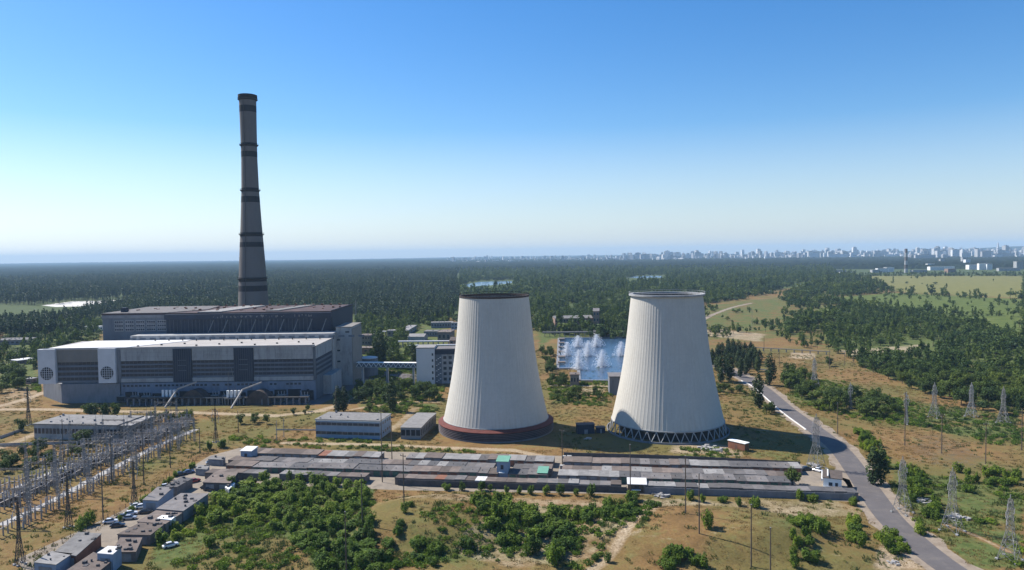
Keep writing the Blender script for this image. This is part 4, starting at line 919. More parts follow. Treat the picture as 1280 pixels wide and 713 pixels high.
# ---------------------------------------------------------------- sheds on the slanting yard at the lower left
def slab(name, label, cat, quad, h, wall, roof, cluster=True, win=0):
    """quad: roof corners as in the photograph, in order round the roof"""
    P = [np.array(on_z(a, b, h)) for a, b in quad]; o = P[0]; L = [tuple(p-o) for p in P]
    t = thing(name, label, cat, (o[0], o[1], 0))
    c = np.mean([np.array(q) for q in L], 0)
    MB().prism([tuple(c+(np.array(q)-c)*0.97) for q in L], 0, h-0.2).build('wall', wall, t)
    rf = MB().prism(L, h-0.2, h).build('roof', roof, t)
    rr = random.Random(int(quad[0][0])); v = MB()
    for k in range(9 if cluster else 3):
        a, b = rr.uniform(.1, .9), rr.uniform(.1, .9); q = (np.array(L[0])*(1-a)+np.array(L[1])*a)*(1-b)+(np.array(L[3])*(1-a)+np.array(L[2])*a)*b
        s = rr.uniform(.3, 1.1); v.box(q[0], q[0]+s, q[1], q[1]+s*rr.uniform(.6, 1.4), h, h+rr.uniform(.15, .7))
    each(v, 'roof_junk', 'felt_dark', rf)
    d = MB(); i0 = min(range(4), key=lambda i: (P[i][1]+P[(i+1) % 4][1])); a, b = np.array(L[i0]), np.array(L[(i0+1) % 4]); n = max(1, int(np.linalg.norm(b-a)/4))
    nr = np.array(((b-a)[1], -(b-a)[0])); nr /= np.linalg.norm(nr)
    if np.dot(nr, c-a) > 0: nr = -nr
    for k in range(n):
        p, q = a+(b-a)*(k+.2)/n, a+(b-a)*(k+.8)/n; p = c+(p-c)*.97; q = c+(q-c)*.97
        d.prism([tuple(p), tuple(q), tuple(q+nr*.1), tuple(p+nr*.1)], 0.05, h*.75)
    each(d, 'door', 'door_grey', t)
    return t
slab('garage_block', 'long flat-roofed garage block with junk on its roof, beside the bushes', 'garage block', [(195, 636), (226, 616.5), (261, 617), (229, 639)], 3.6, 'grey_concrete', 'felt_roof')
slab('garage_block', 'blue-grey walled garage block at the end of the hedge', 'garage block', [(178, 625), (197, 608.5), (217, 609), (198, 626)], 3.8, 'blue_wall', 'felt_roof', False)
slab('garage_block', 'dark narrow garage block behind the red car', 'garage block', [(206, 608), (227, 596), (241, 598), (221, 609)], 3.4, 'garage_wall', 'felt_dark')
slab('garage_block', 'flat garage block below the left end of the garage rows', 'garage block', [(253, 603), (268, 590.5), (298, 590), (288, 604)], 3.2, 'felt_dark', 'felt_brown', False)
slab('garage_block', 'low brown-roofed garage block with a ragged edge, lower middle', 'garage block', [(146, 668), (177, 652), (206, 655), (188, 669)], 3.0, 'garage_wall', 'felt_brown')
slab('garage_block', 'brown-roofed garage block joined to the white-patched one', 'garage block', [(171, 652), (195, 638), (228, 641), (207, 655)], 3.2, 'garage_wall', 'felt_brown')
slab('roof_sheet', 'bright white metal sheet lying on a garage roof', 'metal sheet', [(196, 648), (203, 644), (220, 645), (214, 650)], 3.5, 'white_roof', 'white_paint', False)
slab('garage_block', 'long brown-walled garage block with grey roof, lower left', 'garage block', [(42, 703), (64, 689), (91, 692), (70, 706)], 3.8, 'blue_wall', 'felt_light', False)
slab('garage_block', 'long grey-roofed garage block with rusty far end, lower left', 'garage block', [(68, 690), (98, 665), (127, 667), (95, 695)], 3.8, 'rust', 'felt_light', False)
slab('garage_block', 'grey garage block cut by the bottom edge of the photo', 'garage block', [(74, 719), (117, 690), (139, 702), (112, 724)], 3.0, 'felt_dark', 'felt_brown')
slab('garage_block', 'brown flat garage block right of the white-roofed cabin', 'garage block', [(139, 690), (150, 672), (178, 672), (170, 690)], 2.9, 'garage_wall', 'felt_brown')
slab('cabin', 'white-roofed cabin standing above the lower left garages', 'cabin', [(121, 691.5), (135, 682.5), (152, 683.5), (141, 693)], 5.0, 'blue_wall', 'white_roof', False)
slab('container', 'pale container parked by the yard fence, upper of two', 'container', [(260, 574), (264, 570), (282, 571), (279, 575)], 2.6, 'grey_concrete', 'felt_light', False)
slab('container', 'pale container parked by the yard fence, lower of two', 'container', [(244, 586), (248, 581), (262, 582), (259, 587)], 2.6, 'grey_concrete', 'felt_light', False)
slab('container', 'white container leaning in the bushes below the garage rows', 'container', [(281, 609), (290, 602), (294, 604), (286, 612)], 2.2, 'white_metal', 'white_paint', False)

# ---------------------------------------------------------------- cars
def make_car(paint, label, kind='saloon'):
    t = thing('parked_car', label, 'car')
    sec = [(-2.1, 0.35, 0.75), (-1.9, 0.3, 0.85), (-1.1, 0.28, 0.92), (1.2, 0.28, 0.95), (2.0, 0.3, 0.82), (2.15, 0.38, 0.7)]
    m = MB(); n = len(sec); vs = []
    for x, a, b in sec:
        w_ = 0.84 if abs(x) < 1.9 else 0.74
        vs += [(x, -w_, a), (x, w_, a), (x, w_, b-0.12), (x, w_*0.86, b), (x, -w_*0.86, b), (x, -w_, b-0.12)]
    m.add(vs, [(i*6+k, i*6+(k+1) % 6, i*6+6+(k+1) % 6, i*6+6+k) for i in range(n-1) for k in range(6)]+[tuple(range(5, -1, -1)), tuple(range((n-1)*6, n*6))])
    m.build('body', paint, t)
    c = [(-1.7, 0.93, 0.66), (-1.0, 1.42, 0.56), (0.35, 1.44, 0.56), (1.15, 0.95, 0.68)]
    MB().add([(x, s*y, z) for x, z, y in c for s in (-1, 1)], [(0, 1, 3, 2), (4, 5, 7, 6), (0, 2, 4, 6), (7, 5, 3, 1)]).build('window', 'glass', t)
    MB().add([(x, s*y, z) for x, z, y in ((-1.02, 1.43, 0.57), (0.37, 1.45, 0.57)) for s in (-1, 1)]+[(x, s*y, z) for x, z, y in ((-0.9, 1.49, 0.5), (0.25, 1.5, 0.5)) for s in (-1, 1)], [(4, 5, 7, 6), (0, 4, 6, 2), (1, 3, 7, 5), (0, 1, 5, 4), (2, 6, 7, 3)]).build('roof', paint, t)
    for x in (-1.3, 1.35):
        for s in (-1, 1): MB().bar((x, s*0.70, 0.32), (x, s*0.88, 0.32), 0.32, 12).build('wheel', 'rubber', t)
    MB().box(2.1, 2.18, -0.65, -0.35, 0.55, 0.7).build('headlight', 'white_paint', t); MB().box(2.1, 2.18, 0.35, 0.65, 0.55, 0.7).build('headlight', 'white_paint', t)
    return t
CARS = [(138, 654, 'car_white', 20, 'white car by the hedge, lowest of the yard cars'), (147, 659, 'car_dark', 15, 'dark car parked below the lowest white car'), (154, 648.5, 'car_dark', 8, 'dark car beside the silver one in the middle of the yard'),
        (162, 649.5, 'car_silver', 10, 'silver car right of the dark car in the middle of the yard'), (163, 644, 'car_white', 25, 'white car just above the silver one on the yard'), (171, 634.5, 'car_white', 30, 'white car under the blue-grey block, left of a pair'),
        (177, 635.5, 'car_white', 30, 'white car under the blue-grey block, right of a pair'), (182, 642, 'car_dark', 15, 'dark car in front of the long garage block'), (243, 603, 'car_red', 50, 'red car between the garage blocks'),
        (258, 611, 'car_dark', -5, 'dark car on the yard at the left of a group of three'), (263, 613.5, 'car_dark', 0, 'dark car nearest the bushes in the group of three'), (271, 608.5, 'car_silver', 40, 'silver car against the flat garage block'),
        (264, 579.5, 'car_silver', 35, 'silver car between the two pale containers'), (271, 578, 'car_dark', 40, 'dark car right of the pale containers'), (236, 592, 'car_blue', 35, 'dark blue car by the hedge above the garage blocks'), (226, 594.5, 'car_dark', 35, 'dark car by the hedge, left of the blue one'),
        (207, 610, 'car_white', 35, 'white car between the hedge and the dark narrow block'), (101, 692, 'car_white', 35, 'white car in the alley between the lower left blocks'), (1023, 590, 'car_white', -50, 'white car in the yard below the lattice pylon'),
        (629, 588, 'car_silver', -5, 'silver car at the end of the back garage alley'), (213, 684, 'car_white', 40, 'white car on the grass below the lower garages'), (62, 546, 'car_silver', 0, 'silver car at the left end of the control building'), (1008, 588, 'car_dark', 10, 'dark car by the round tree at the garage end')]
for px, py, pt, a, lb in CARS:
    o = make_car(pt, lb); x, y, z = at(px, py); o.location = (x, y, z+0.06); o.rotation_euler = (0, 0, R(a))

# ---------------------------------------------------------------- a passer-by on the path
def person(px, py):
    x, y, z = at(px, py)
    J = [(0, 0, 0.95, .13), (0, 0, 1.2, .14), (0, 0, 1.42, .13), (0, 0, 1.53, .055), (0, 0.02, 1.64, .10), (0, 0.02, 1.72, .085),
         (.10, 0, .88, .095), (.12, .08, .5, .065), (.13, -.02, .09, .05), (.13, .12, .04, .04), (-.10, 0, .88, .095), (-.12, .16, .5, .065), (-.12, .20, .09, .05), (-.12, .33, .04, .04),
         (.19, 0, 1.40, .065), (.25, -.05, 1.14, .045), (.24, .06, .9, .035), (-.19, 0, 1.40, .065), (-.25, .04, 1.14, .045), (-.24, .16, .92, .035)]
    E = [(0, 1), (1, 2), (2, 3), (3, 4), (4, 5), (0, 6), (6, 7), (7, 8), (8, 9), (0, 10), (10, 11), (11, 12), (12, 13), (2, 14), (14, 15), (15, 16), (2, 17), (17, 18), (18, 19)]
    me = bpy.data.meshes.new('person'); me.from_pydata([j[:3] for j in J], E, []); o = bpy.data.objects.new('person', me); COL.objects.link(o)
    md = o.modifiers.new('skin', 'SKIN'); 
    for v, j in zip(me.skin_vertices[0].data, J): v.radius = (j[3], j[3])
    me.skin_vertices[0].data[0].use_root = True
    o.modifiers.new('round', 'SUBSURF').levels = 1; me.materials.append(MATS['car_dark'])
    o.location = (x, y, z); o.rotation_euler = (0, 0, 1.2); tag(o, 'person in dark clothes walking behind the white-roofed garage', 'person')
person(816.5, 620.5)
# ---------------------------------------------------------------- poles
def make_pole(h, mat, label, group, arms):
    t = thing('utility_pole', label, 'pole', (0, 0, 0), 0, group)
    MB().bar((0, 0, -0.3), (0, 0, h), 0.20, 8, 0.13).build('post', mat, t)
    if arms:
        MB().box(-1.1, 1.1, -0.08, 0.08, h-0.9, h-0.72).build('crossarm', mat, t)
        for x in (-1.0, 0.95): MB().bar((x, 0, h-0.72), (x, 0, h-0.4), 0.09, 6).build('insulator', 'porcelain', t)
    else:
        MB().box(-0.16, 0.16, -0.18, 0.18, h, h+0.12).build('cap', 'steel', t)
    return t
POLES = [(453, 659, 593, 'bare wooden pole at the edge of the left thicket'), (505, 630, 567, 'tall wooden pole on top of the bare mound'), (433, 716, 640, 'ivy-grown pole rising from the left thicket'), (478, 603, 512, 'tall dark pole standing between the garage rows'),
         (490, 576, 527, 'pole behind the back garage row near the grey shed'), (788, 618, 556, 'tall pole rising from a bush beside the white-roofed garage'), (857, 642, 570, 'taller of two poles at the sandy patch, left one'), (874, 667, 592, 'right one of two poles at the sandy patch'),
         (939, 708, 631, 'pole standing alone on the bare slope, lower right'), (963, 722, 660, 'short pole at the bottom edge, lower right'), (703, 584, 536, 'pole with fittings in the gap between the garages'), (1131, 557, 490, 'tall dark pole on brown ground right of the road'),
         (1177, 567, 517, 'pole on brown ground, second from the right edge group'), (1232, 580, 528, 'pole at the dark patch of the brown ground'), (1277, 563, 512, 'pole at the right edge of the photo'), (1047, 543, 504, 'pole beside the road above the bend'),
         (346, 551, 527, 'short pole left of the workshop, left of a pair'), (355, 547, 524, 'short pole left of the workshop, right of a pair'), (298, 541, 514, 'dark pole below the right transformer housing'), (1037, 461, 437, 'far pole at the end of the green pipeline'),
         (940, 412, 388, 'far pale pole by the distant road'), (955, 441, 420, 'far pole on the brown land, left one'), (974, 459, 437, 'far pole on the brown land, middle one'), (1056, 457, 440, 'far pole at the thicket edge'), (1092, 462, 444, 'far pole in front of the dense trees'),
         (180, 606, 528, 'tall dark pole on the ochre strip beside the switchyard'), (213, 585, 552, 'dark pole near the top of the ochre strip'), (80, 590, 524, 'tall dark pole left of the control building yard'), (129, 651, 578, 'tall dark pole between the switchyard path and the bushes'),
         (59, 630, 573, 'dark pole at the outer switchyard path'), (140, 604, 545, 'pole in the middle of the switchyard'), (250, 566, 535, 'pole at the upper end of the switchyard path'), (420, 523, 486, 'thin pole beside the poplar')]
for px, py, pt, lb in POLES:
    x, y, z = at(px, py); hy = 327-ROLL*px
    d = y; top = on_y(px, pt, d)[1]; h = max(5.0, top-z)
    mat = 'pole_concrete' if px in (940, 346, 355) else ('steel_dark' if px < 260 else 'pole_wood_shade')  # dark wood tone also paints the shaded side of concrete poles
    o = make_pole(h, mat, lb, 'poles carrying lines', px in (478, 703, 1131, 1177, 1232, 505, 180, 213, 80))
    o.location = (x, y, z); o.rotation_euler = (0, 0, random.Random(px).uniform(-0.8, 0.8))

# ---------------------------------------------------------------- lattice pylons
def lattice(m, p0, p1, w0, w1, n, r):
    """square lattice mast from p0 to p1"""
    p0 = Vector(p0); p1 = Vector(p1); prev = None
    ax = (p1-p0).normalized(); u = Vector((1, 0, 0)) if abs(ax.x) < 0.9 else Vector((0, 1, 0)); v = ax.cross(u).normalized(); u = v.cross(ax)
    for k in range(n+1):
        q = k/n; c = p0.lerp(p1, q); w_ = w0+(w1-w0)*q
        cur = [c+u*sx*w_/2+v*sy*w_/2 for sx, sy in ((-1, -1), (1, -1), (1, 1), (-1, 1))]
        if prev:
            for i in range(4):
                m.bar(prev[i], cur[i], r, 4); m.bar(prev[i], cur[(i+1) % 4], r*0.62, 3); m.bar(prev[(i+1) % 4], cur[i], r*0.62, 3); m.bar(cur[i], cur[(i+1) % 4], r*0.6, 3)
        prev = cur
def make_pylon(h, label, mat, base=0.2, r=0.11, group='lattice pylons of the power lines'):
    t = thing('lattice_pylon', label, 'pylon', (0, 0, 0), 0, group)
    m = MB(); wb = h*base; zb = h*0.42
    lattice(m, (0, 0, 0), (0, 0, zb), wb, wb*0.36, 3, r*1.1); lattice(m, (0, 0, zb), (0, 0, h*0.93), wb*0.36, wb*0.16, 7, r*0.8)
    m.build('mast', mat, t); p = MB()
    for sx in (-1, 1): p.bar((sx*wb*0.08, 0, h*0.93), (0, 0, h), r)
    p.build('peak', mat, t)
    for z, a in ((0.64, 0.12), (0.75, 0.15), (0.86, 0.10)):
        c = MB(); hw = wb*0.13
        for s in (-1, 1):
            for dy in (-hw*0.6, hw*0.6):
                c.bar((s*hw, dy, z*h), (s*(a*h), 0, z*h+0.25), r*0.75); c.bar((s*hw, dy, z*h+h*0.05), (s*a*h, 0, z*h+0.25), r*0.6)
        ca = c.build('crossarm', mat, t)
        for s in (-1, 1):
            q = MB()
            for k in range(6): q.bar((s*a*h, 0, z*h+0.1-k*0.28), (s*a*h, 0, z*h-0.05-k*0.28), 0.13, 6)
            q.build('insulator_string', 'porcelain', ca)
    f = MB()
    for sx in (-1, 1):
        for sy in (-1, 1): f.box(sx*wb/2-0.35, sx*wb/2+0.35, sy*wb/2-0.35, sy*wb/2+0.35, -0.4, 0.4)
    each(f, 'footing', 'pale_concrete', t)
    return t
PYL = [(1020, 586, 517, 'pale lattice pylon standing beside the white house yard', 'steel_pale'), (1128, 641, 570, 'pale lattice pylon right of the road below the dark tree', 'steel_pale'), (1190, 664, 584, 'pale lattice pylon on the green slope, middle of three', 'steel_pale'),
       (1262, 700, 618, 'pale lattice pylon at the lower right edge', 'steel_pale'), (1254, 529, 483, 'pale broad lattice pylon against the dense trees, right', 'steel_pale'), (1214, 521, 478, 'grey lattice pylon left of the broad one by the trees', 'steel'), (1168, 522, 478, 'grey lattice pylon at the bright green patch', 'steel_pale'),
       (1063, 511, 478, 'faint grey lattice pylon rising from the road thicket', 'steel'), (1018, 484, 447, 'brown lattice pylon on the brown land before the thicket', 'steel'), (1133, 531, 490, 'slim lattice pylon behind the tall dark pole', 'steel'),
       (25, 706, 622, 'dark lattice pylon at the lower left edge of the photo', 'steel_dark'), (36, 532, 480, 'dark lattice pylon left of the control building', 'steel_dark'), (168, 630, 572, 'wide dark lattice pylon by the yard hedge', 'steel_dark'), (86, 660, 590, 'dark slim lattice pylon on the ochre strip', 'steel_dark'),
       (270, 553, 508, 'dark lattice pylon at the upper end of the switchyard', 'steel_dark'), (445, 402, 375, 'slim pale lattice mast behind the boiler house', 'steel')]
PY = {}
for px, py, pt, lb, mat in PYL:
    x, y, z = at(px, py); hy = 327-ROLL*px; h = on_y(px, pt, y)[1]-z
    o = make_pylon(h, lb, mat, 0.10 if mat == 'steel_dark' or px in (1063, 1133, 445) else 0.25, 0.085 if y < 330 else 0.11)
    o.location = (x, y, z); o.rotation_euler = (0, 0, R(35 if px > 900 else -30)); PY[px] = (x, y, z, h)

# ---------------------------------------------------------------- switchyard
SY_DIR = np.array(P2[-1])-np.array(P2[0]); SY_DIR /= np.linalg.norm(SY_DIR); SY_ROT = math.atan2(SY_DIR[1], SY_DIR[0])
def make_gantry(wid, h, label):
    t = thing('gantry', label, 'gantry', (0, 0, 0), 0, 'steel gantries of the switchyard')
    for s in (-1, 1):
        m = MB(); lattice(m, (s*wid/2, 0, 0), (s*wid/2, 0, h), 0.9, 0.5, 8, 0.06); m.bar((s*wid/2, 0, h), (s*wid/2, 0, h+3.2), 0.06); m.build('column', 'steel', t)
    m = MB(); lattice(m, (-wid/2, 0, h-0.5), (wid/2, 0, h-0.5), 0.5, 0.5, 8, 0.045); m.build('beam', 'steel_dark', t)
    for k in range(3):
        x = -wid/3+k*wid/3; q = MB()
        for i in range(7): q.bar((x, -0.2-i*0.26, h-0.8-i*0.1), (x, -0.36-i*0.26, h-0.86-i*0.1), 0.14, 6)
        q.build('insulator_string', 'porcelain', t)
    return t
gp = make_gantry(11, 11.5, 'dark steel lattice gantry across the switchyard')
def band_pt(px, py): return on_z(px, py)
gl_rows = [((0, 600), (228, 524), 6, 'far row'), ((0, 634), (236, 533), 8, 'middle row between the paths'), ((0, 664), (244, 545), 8, 'near row on the ochre strip')]
GANTRY = []
for (a, b, n, rowname) in gl_rows:
    A, B = np.array(on_z(*a)), np.array(on_z(*b))
    for k in range(n):
        q = A+(B-A)*(k+0.3)/n
        place(gp, (q[0], q[1], 0), SY_ROT+math.pi/2+(0.0 if k % 3 else 0.0), random.Random(k).uniform(0.85, 1.1), 'dark steel lattice gantry in the switchyard, %s' % rowname, 'switchyard gantries in the %s' % rowname); GANTRY.append((rowname, q))
def make_disconnector():
    t = thing('disconnector', '', 'switchgear', (0, 0, 0), 0)
    s = MB()
    for k in (-2, 0, 2): s.box(k-0.16, k+0.16, -0.16, 0.16, 0, 2.5)
    s.box(-2.6, 2.6, -0.2, 0.2, 2.5, 2.7); s.build('stand', 'pole_concrete', t)
    for k in (-2, 0, 2):
        q = MB()
        for i in range(5): q.bar((k, 0, 2.72+i*0.36), (k, 0, 2.94+i*0.36), 0.22, 7); q.bar((k, 0, 2.94+i*0.36), (k, 0, 3.08+i*0.36), 0.12, 6)
        q.build('insulator', 'porcelain', t)
    MB().bar((-2.7, 0, 4.6), (2.7, 0.4, 4.6), 0.07, 5).build('busbar', 'steel_pale', t)
    return t
dp = make_disconnector(); rs = random.Random(5); cnt = 0
for a, b, n, nm in (((0, 640), (240, 534), 34, 'just behind the wide pale path'), ((0, 628), (238, 531.5), 30, 'in the middle of the switchyard band'), ((0, 617), (236, 530), 28, 'along the narrow path'), ((0, 672), (235, 549), 26, 'on the ochre strip in front of the wide path'), ((30, 590), (215, 527), 20, 'behind the narrow path')):
    A, B = np.array(on_z(*a)), np.array(on_z(*b))
    for k in range(n):
        q = A+(B-A)*(k+0.5+rs.uniform(-.2, .2))/n
        place(dp, (q[0], q[1], 0), SY_ROT+math.pi/2*(k % 2)+rs.uniform(-.05, .05), rs.uniform(0.85, 1.2), 'grey insulator posts on a stand %s' % nm, 'insulator stands %s' % nm)
def make_breaker():
    t = thing('circuit_breaker', '', 'switchgear'); MB().box(-1.4, 1.4, -1.0, 1.0, 0.3, 2.4).build('tank', 'steel_dark', t)
    for k in (-0.9, 0.9):
        q = MB()
        for i in range(5): q.bar((k, 0, 2.4+i*0.4), (k*1.1, 0, 2.75+i*0.4), 0.26, 7, 0.2)
        q.build('bushing', 'porcelain', t)
    MB().box(-1.6, 1.6, -1.2, 1.2, 0, 0.3).build('plinth', 'pale_concrete', t); return t
bp_ = make_breaker(); A, B = np.array(on_z(0, 634)), np.array(on_z(225, 535))
for k in range(26):
    q = A+(B-A)*(k+0.5)/26; place(bp_, (q[0], q[1], 0), SY_ROT+rs.uniform(-.1, .1), rs.uniform(.9, 1.15), 'dark circuit breaker tank with two bushings between the switchyard paths', 'circuit breakers of the switchyard')
def wire(a, b, sag, label, group, r=0.02, n=10, name='power_cable'):
    m = MB(); P = [(a[0]+(b[0]-a[0])*i/n, a[1]+(b[1]-a[1])*i/n, a[2]+(b[2]-a[2])*i/n-4*sag*(i/n)*(1-i/n)) for i in range(n+1)]
    m.add([(x+r*math.cos(k), y, z+r*math.sin(k)) for x, y, z in P for k in (0.5, 2.6, 4.7)], [(i*3+k, i*3+(k+1) % 3, i*3+3+(k+1) % 3, i*3+3+k) for i in range(n) for k in range(3)])
    tag(m.build(name, 'steel'), label, 'cable', group)
nr = np.array((SY_DIR[1], -SY_DIR[0]))
for nm in ('far row', 'middle row between the paths', 'near row on the ochre strip'):
    G = [q for r_, q in GANTRY if r_ == nm]
    for a, b in zip(G, G[1:]):
        for o_ in (-3.6, 0, 3.6): wire((*(a+nr*o_), 10.6), (*(b+nr*o_), 10.6), 1.6, 'thin sagging cable strung along the switchyard gantries, %s' % nm, 'cables along the %s' % nm)
# fence round the switchyard and yard
def fence(label, px, h=1.5, step=3.0, mat='steel_dark', name='wire_fence', panel=False):
    L = smooth_line([on_z(*p) for p in px], step); o = L[0]; t = thing(name, label, 'fence', (o[0], o[1], 0)); p = MB(); r = MB()
    for a, b in zip(L, L[1:]):
        a = a-o; b = b-o; p.box(a[0]-.06, a[0]+.06, a[1]-.06, a[1]+.06, 0, h)
        if panel: d = b-a; d /= np.linalg.norm(d); k = np.array((-d[1], d[0]))*.06; r.prism([tuple(a-k), tuple(b-k), tuple(b+k), tuple(a+k)], 0.02, h-.1)
        else:
            for z in (0.3, h*.55, h-.1): r.bar((*a, z), (*b, z), 0.025, 3)
    each(p, 'post', mat, t); r.build('panel' if panel else 'wire', mat, t)
fence('low dark wire fence between the switchyard and the garages', [(20, 706), (150, 640), (212, 596), (250, 573), (290, 552)])
fence('low concrete panel fence in front of the control building', [(0, 558), (60, 556), (165, 553)], 1.4, 3, 'pale_concrete', 'panel_fence', True)
fence('dark panel fence behind the back garage row', [(705, 571), (850, 575.5), (1000, 583)], 1.9, 3, 'felt_dark', 'panel_fence', True)
fence('pale low wall beside the trees below the power station', [(345, 538), (470, 539)], 0.7, 3, 'pale_concrete', 'low_wall', True)
fence('white concrete fence along the left edge dirt road', [(0, 549), (22, 541), (30, 537)], 1.5, 3, 'pale_concrete', 'panel_fence', True)
fence('pale fence along the road to the power station end', [(436, 503), (466, 478)], 1.2, 3, 'pale_concrete', 'panel_fence', True)
def rubble(px, py, label, s=1.0):
    x, y, z = at(px, py); rr = random.Random(int(px)); m = MB()
    for k in range(26):
        a = rr.uniform(0, 6.28); d = rr.random()*2.4*s; w_ = rr.uniform(.25, .8)*s; m.prism([(d*math.cos(a)+w_*math.cos(q+a), d*math.sin(a)+w_*rr.uniform(.5, 1)*math.sin(q+a)) for q in (0, 1.3, 2.9, 4.2, 5.3)], -0.1, rr.uniform(.15, .7)*s)
    o = m.build('rubble_heap', 'path_concrete'); o.location = (x, y, z); tag(o, label, 'rubble heap')
for px, py, lb, s in ((826, 620, 'pale rubble heap right of the white-roofed garage', 1.3), (1198, 648, 'white rubble heap behind the middle pylon on the green slope', 1.4), (1153, 627, 'white rubbish heap in the greenery between two pylons', 1.1), (1018, 582, 'pale scrap heap beside the yard house pylon', 1.2), (736, 549, 'pale rubble in the shade of the towers', .8), (585, 680, 'pale stones by a bush on the bare slope', .7), (1117, 704, 'small pale stones beside the lower right bushes', .6), (882, 561, 'pale timber and rubble left of the brown shed', 1.6), (896, 563, 'second pale rubble patch touching the brown shed', 1.6)): rubble(px, py, lb, s)
# ---------------------------------------------------------------- plants
def leaf_mesh(name, mat, lobes, n, size, seed, up=0.3, shell=0.55, stems=None, flat=1.0):
    """many small leaf sprays through the volume of uneven lobes (cx, cy, cz, rx, ry, rz)"""
    rng = np.random.default_rng(seed); L = np.array(lobes); wts = (L[:, 3]*L[:, 4]*L[:, 5])**0.67; wts /= wts.sum()
    k = rng.choice(len(L), n, p=wts); d = rng.normal(size=(n, 3)); d /= np.linalg.norm(d, axis=1)[:, None]
    rad = shell+(1-shell)*rng.random(n)**0.6; rad *= rng.uniform(0.85, 1.12, n)
    c = L[k, :3]+d*L[k, 3:]*rad[:, None]
    nrm = d+rng.normal(size=(n, 3))*0.55+np.array((0, 0, up)); nrm /= np.linalg.norm(nrm, axis=1)[:, None]
    t = np.cross(nrm, rng.normal(size=(n, 3))); t /= np.linalg.norm(t, axis=1)[:, None]; b = np.cross(nrm, t)
    s = size*rng.uniform(0.6, 1.4, n)[:, None]
    v = np.stack([c+t*s, c+b*s*0.7*flat, c-t*s*0.9, c-b*s*0.7*flat], 1)
    v += nrm[:, None, :]*s[:, None, :]*np.array([-0.25, 0.1, -0.25, 0.1])[None, :, None]
    lift = 0.02-v[:, :, 2].min(1); v[:, :, 2] += np.where(lift > 0, lift, 0)[:, None]
    V = v.reshape(-1, 3); Fq = np.arange(4*n).reshape(n, 4)
    m = MB(); m.v = [tuple(p) for p in V.tolist()]; m.f = [tuple(f) for f in Fq.tolist()]; m.m = [0]*n
    return m
def lobes_round(rng, r, h0, h1, n):
    out = []
    for i in range(n):
        a = rng.uniform(0, 6.283); q = rng.random(); z = h0+(h1-h0)*q; rr = r*math.sin(math.pi*(0.18+0.64*q))
        s = r*rng.uniform(0.32, 0.6); out.append((rr*0.75*math.cos(a), rr*0.75*math.sin(a), z, s, s*rng.uniform(.8, 1.2), s*rng.uniform(.7, 1.0)))
    out.append((0, 0, (h0+h1)/2, r*0.6, r*0.6, (h1-h0)*0.42)); return out
def make_tree(name, cat, kind, seed, n):
    rng = np.random.default_rng(seed); t = thing(name, '', cat)
    tr = MB()
    if kind == 'round':
        H = 9.0; lb = lobes_round(rng, 3.6, 2.8, 8.0, 11); mat = 'leaf_tree'; cr = leaf_mesh('crown', mat, lb, n, 0.42, seed, up=0.9)
        tr.bar((0, 0, -0.3), (0.1, 0, 3.2), 0.26, 7, 0.17); 
        for x, y, z, *_ in lb[:6]: tr.bar((0.05, 0, 2.4), (x*.8, y*.8, z), 0.11, 5, 0.04)
    elif kind == 'poplar':
        lb = [(rng.uniform(-.5, .5), rng.uniform(-.5, .5), z, w_, w_, 2.0) for z, w_ in ((2.2, 1.5), (4, 1.9), (6.2, 2.1), (8.4, 2.0), (10.6, 1.7), (12.6, 1.25), (14.2, .7))]
        lb += [(rng.uniform(-1.2, 1.2), rng.uniform(-1.2, 1.2), rng.uniform(3, 12), .8, .8, 2.2) for _ in range(5)]
        mat = 'leaf_poplar'; cr = leaf_mesh('crown', mat, lb, n, 0.40, seed, up=0.6); tr.bar((0, 0, -0.3), (0, 0, 11), 0.3, 7, 0.05)
    elif kind == 'pine':
        lb = [(rng.uniform(-.5, .5), rng.uniform(-.5, .5), z, w_, w_*rng.uniform(.8, 1.2), 1.3) for z, w_ in ((6.5, 1.5), (8, 2.2), (9.6, 2.3), (11.2, 1.9), (12.8, 1.3), (14.0, .7))]
        lb += [(rng.uniform(-2, 2), rng.uniform(-2, 2), rng.uniform(7, 11), .9, .9, .6) for _ in range(4)]
        mat = 'leaf_pine'; cr = leaf_mesh('crown', mat, lb, n, 0.45, seed, up=0.2); tr.bar((0, 0, -0.3), (0.1, 0, 13), 0.24, 6, 0.05)
    return t, cr.build('crown', mat, t), tr.build('trunk', 'bark', t)
def make_bush(seed, n, r, h, mat='leaf_bush', size=0.27, name='bush', upr=False):
    rng = np.random.default_rng(seed); lb = []
    for i in range(9):
        a = rng.uniform(0, 6.283); d = r*math.sqrt(rng.random())*0.95; s = r*rng.uniform(.22, .5); zz = h*rng.uniform(.35, .8)*(1-0.35*(d/r))
        lb.append((d*math.cos(a), d*math.sin(a), zz, s, s, h*rng.uniform(.22, .36)))
    lb.append((0, 0, h*.35, r*.8, r*.8, h*.36))
    m = leaf_mesh(name, mat, lb, n, size, seed, up=1.0); 
    return m.build(name, mat)
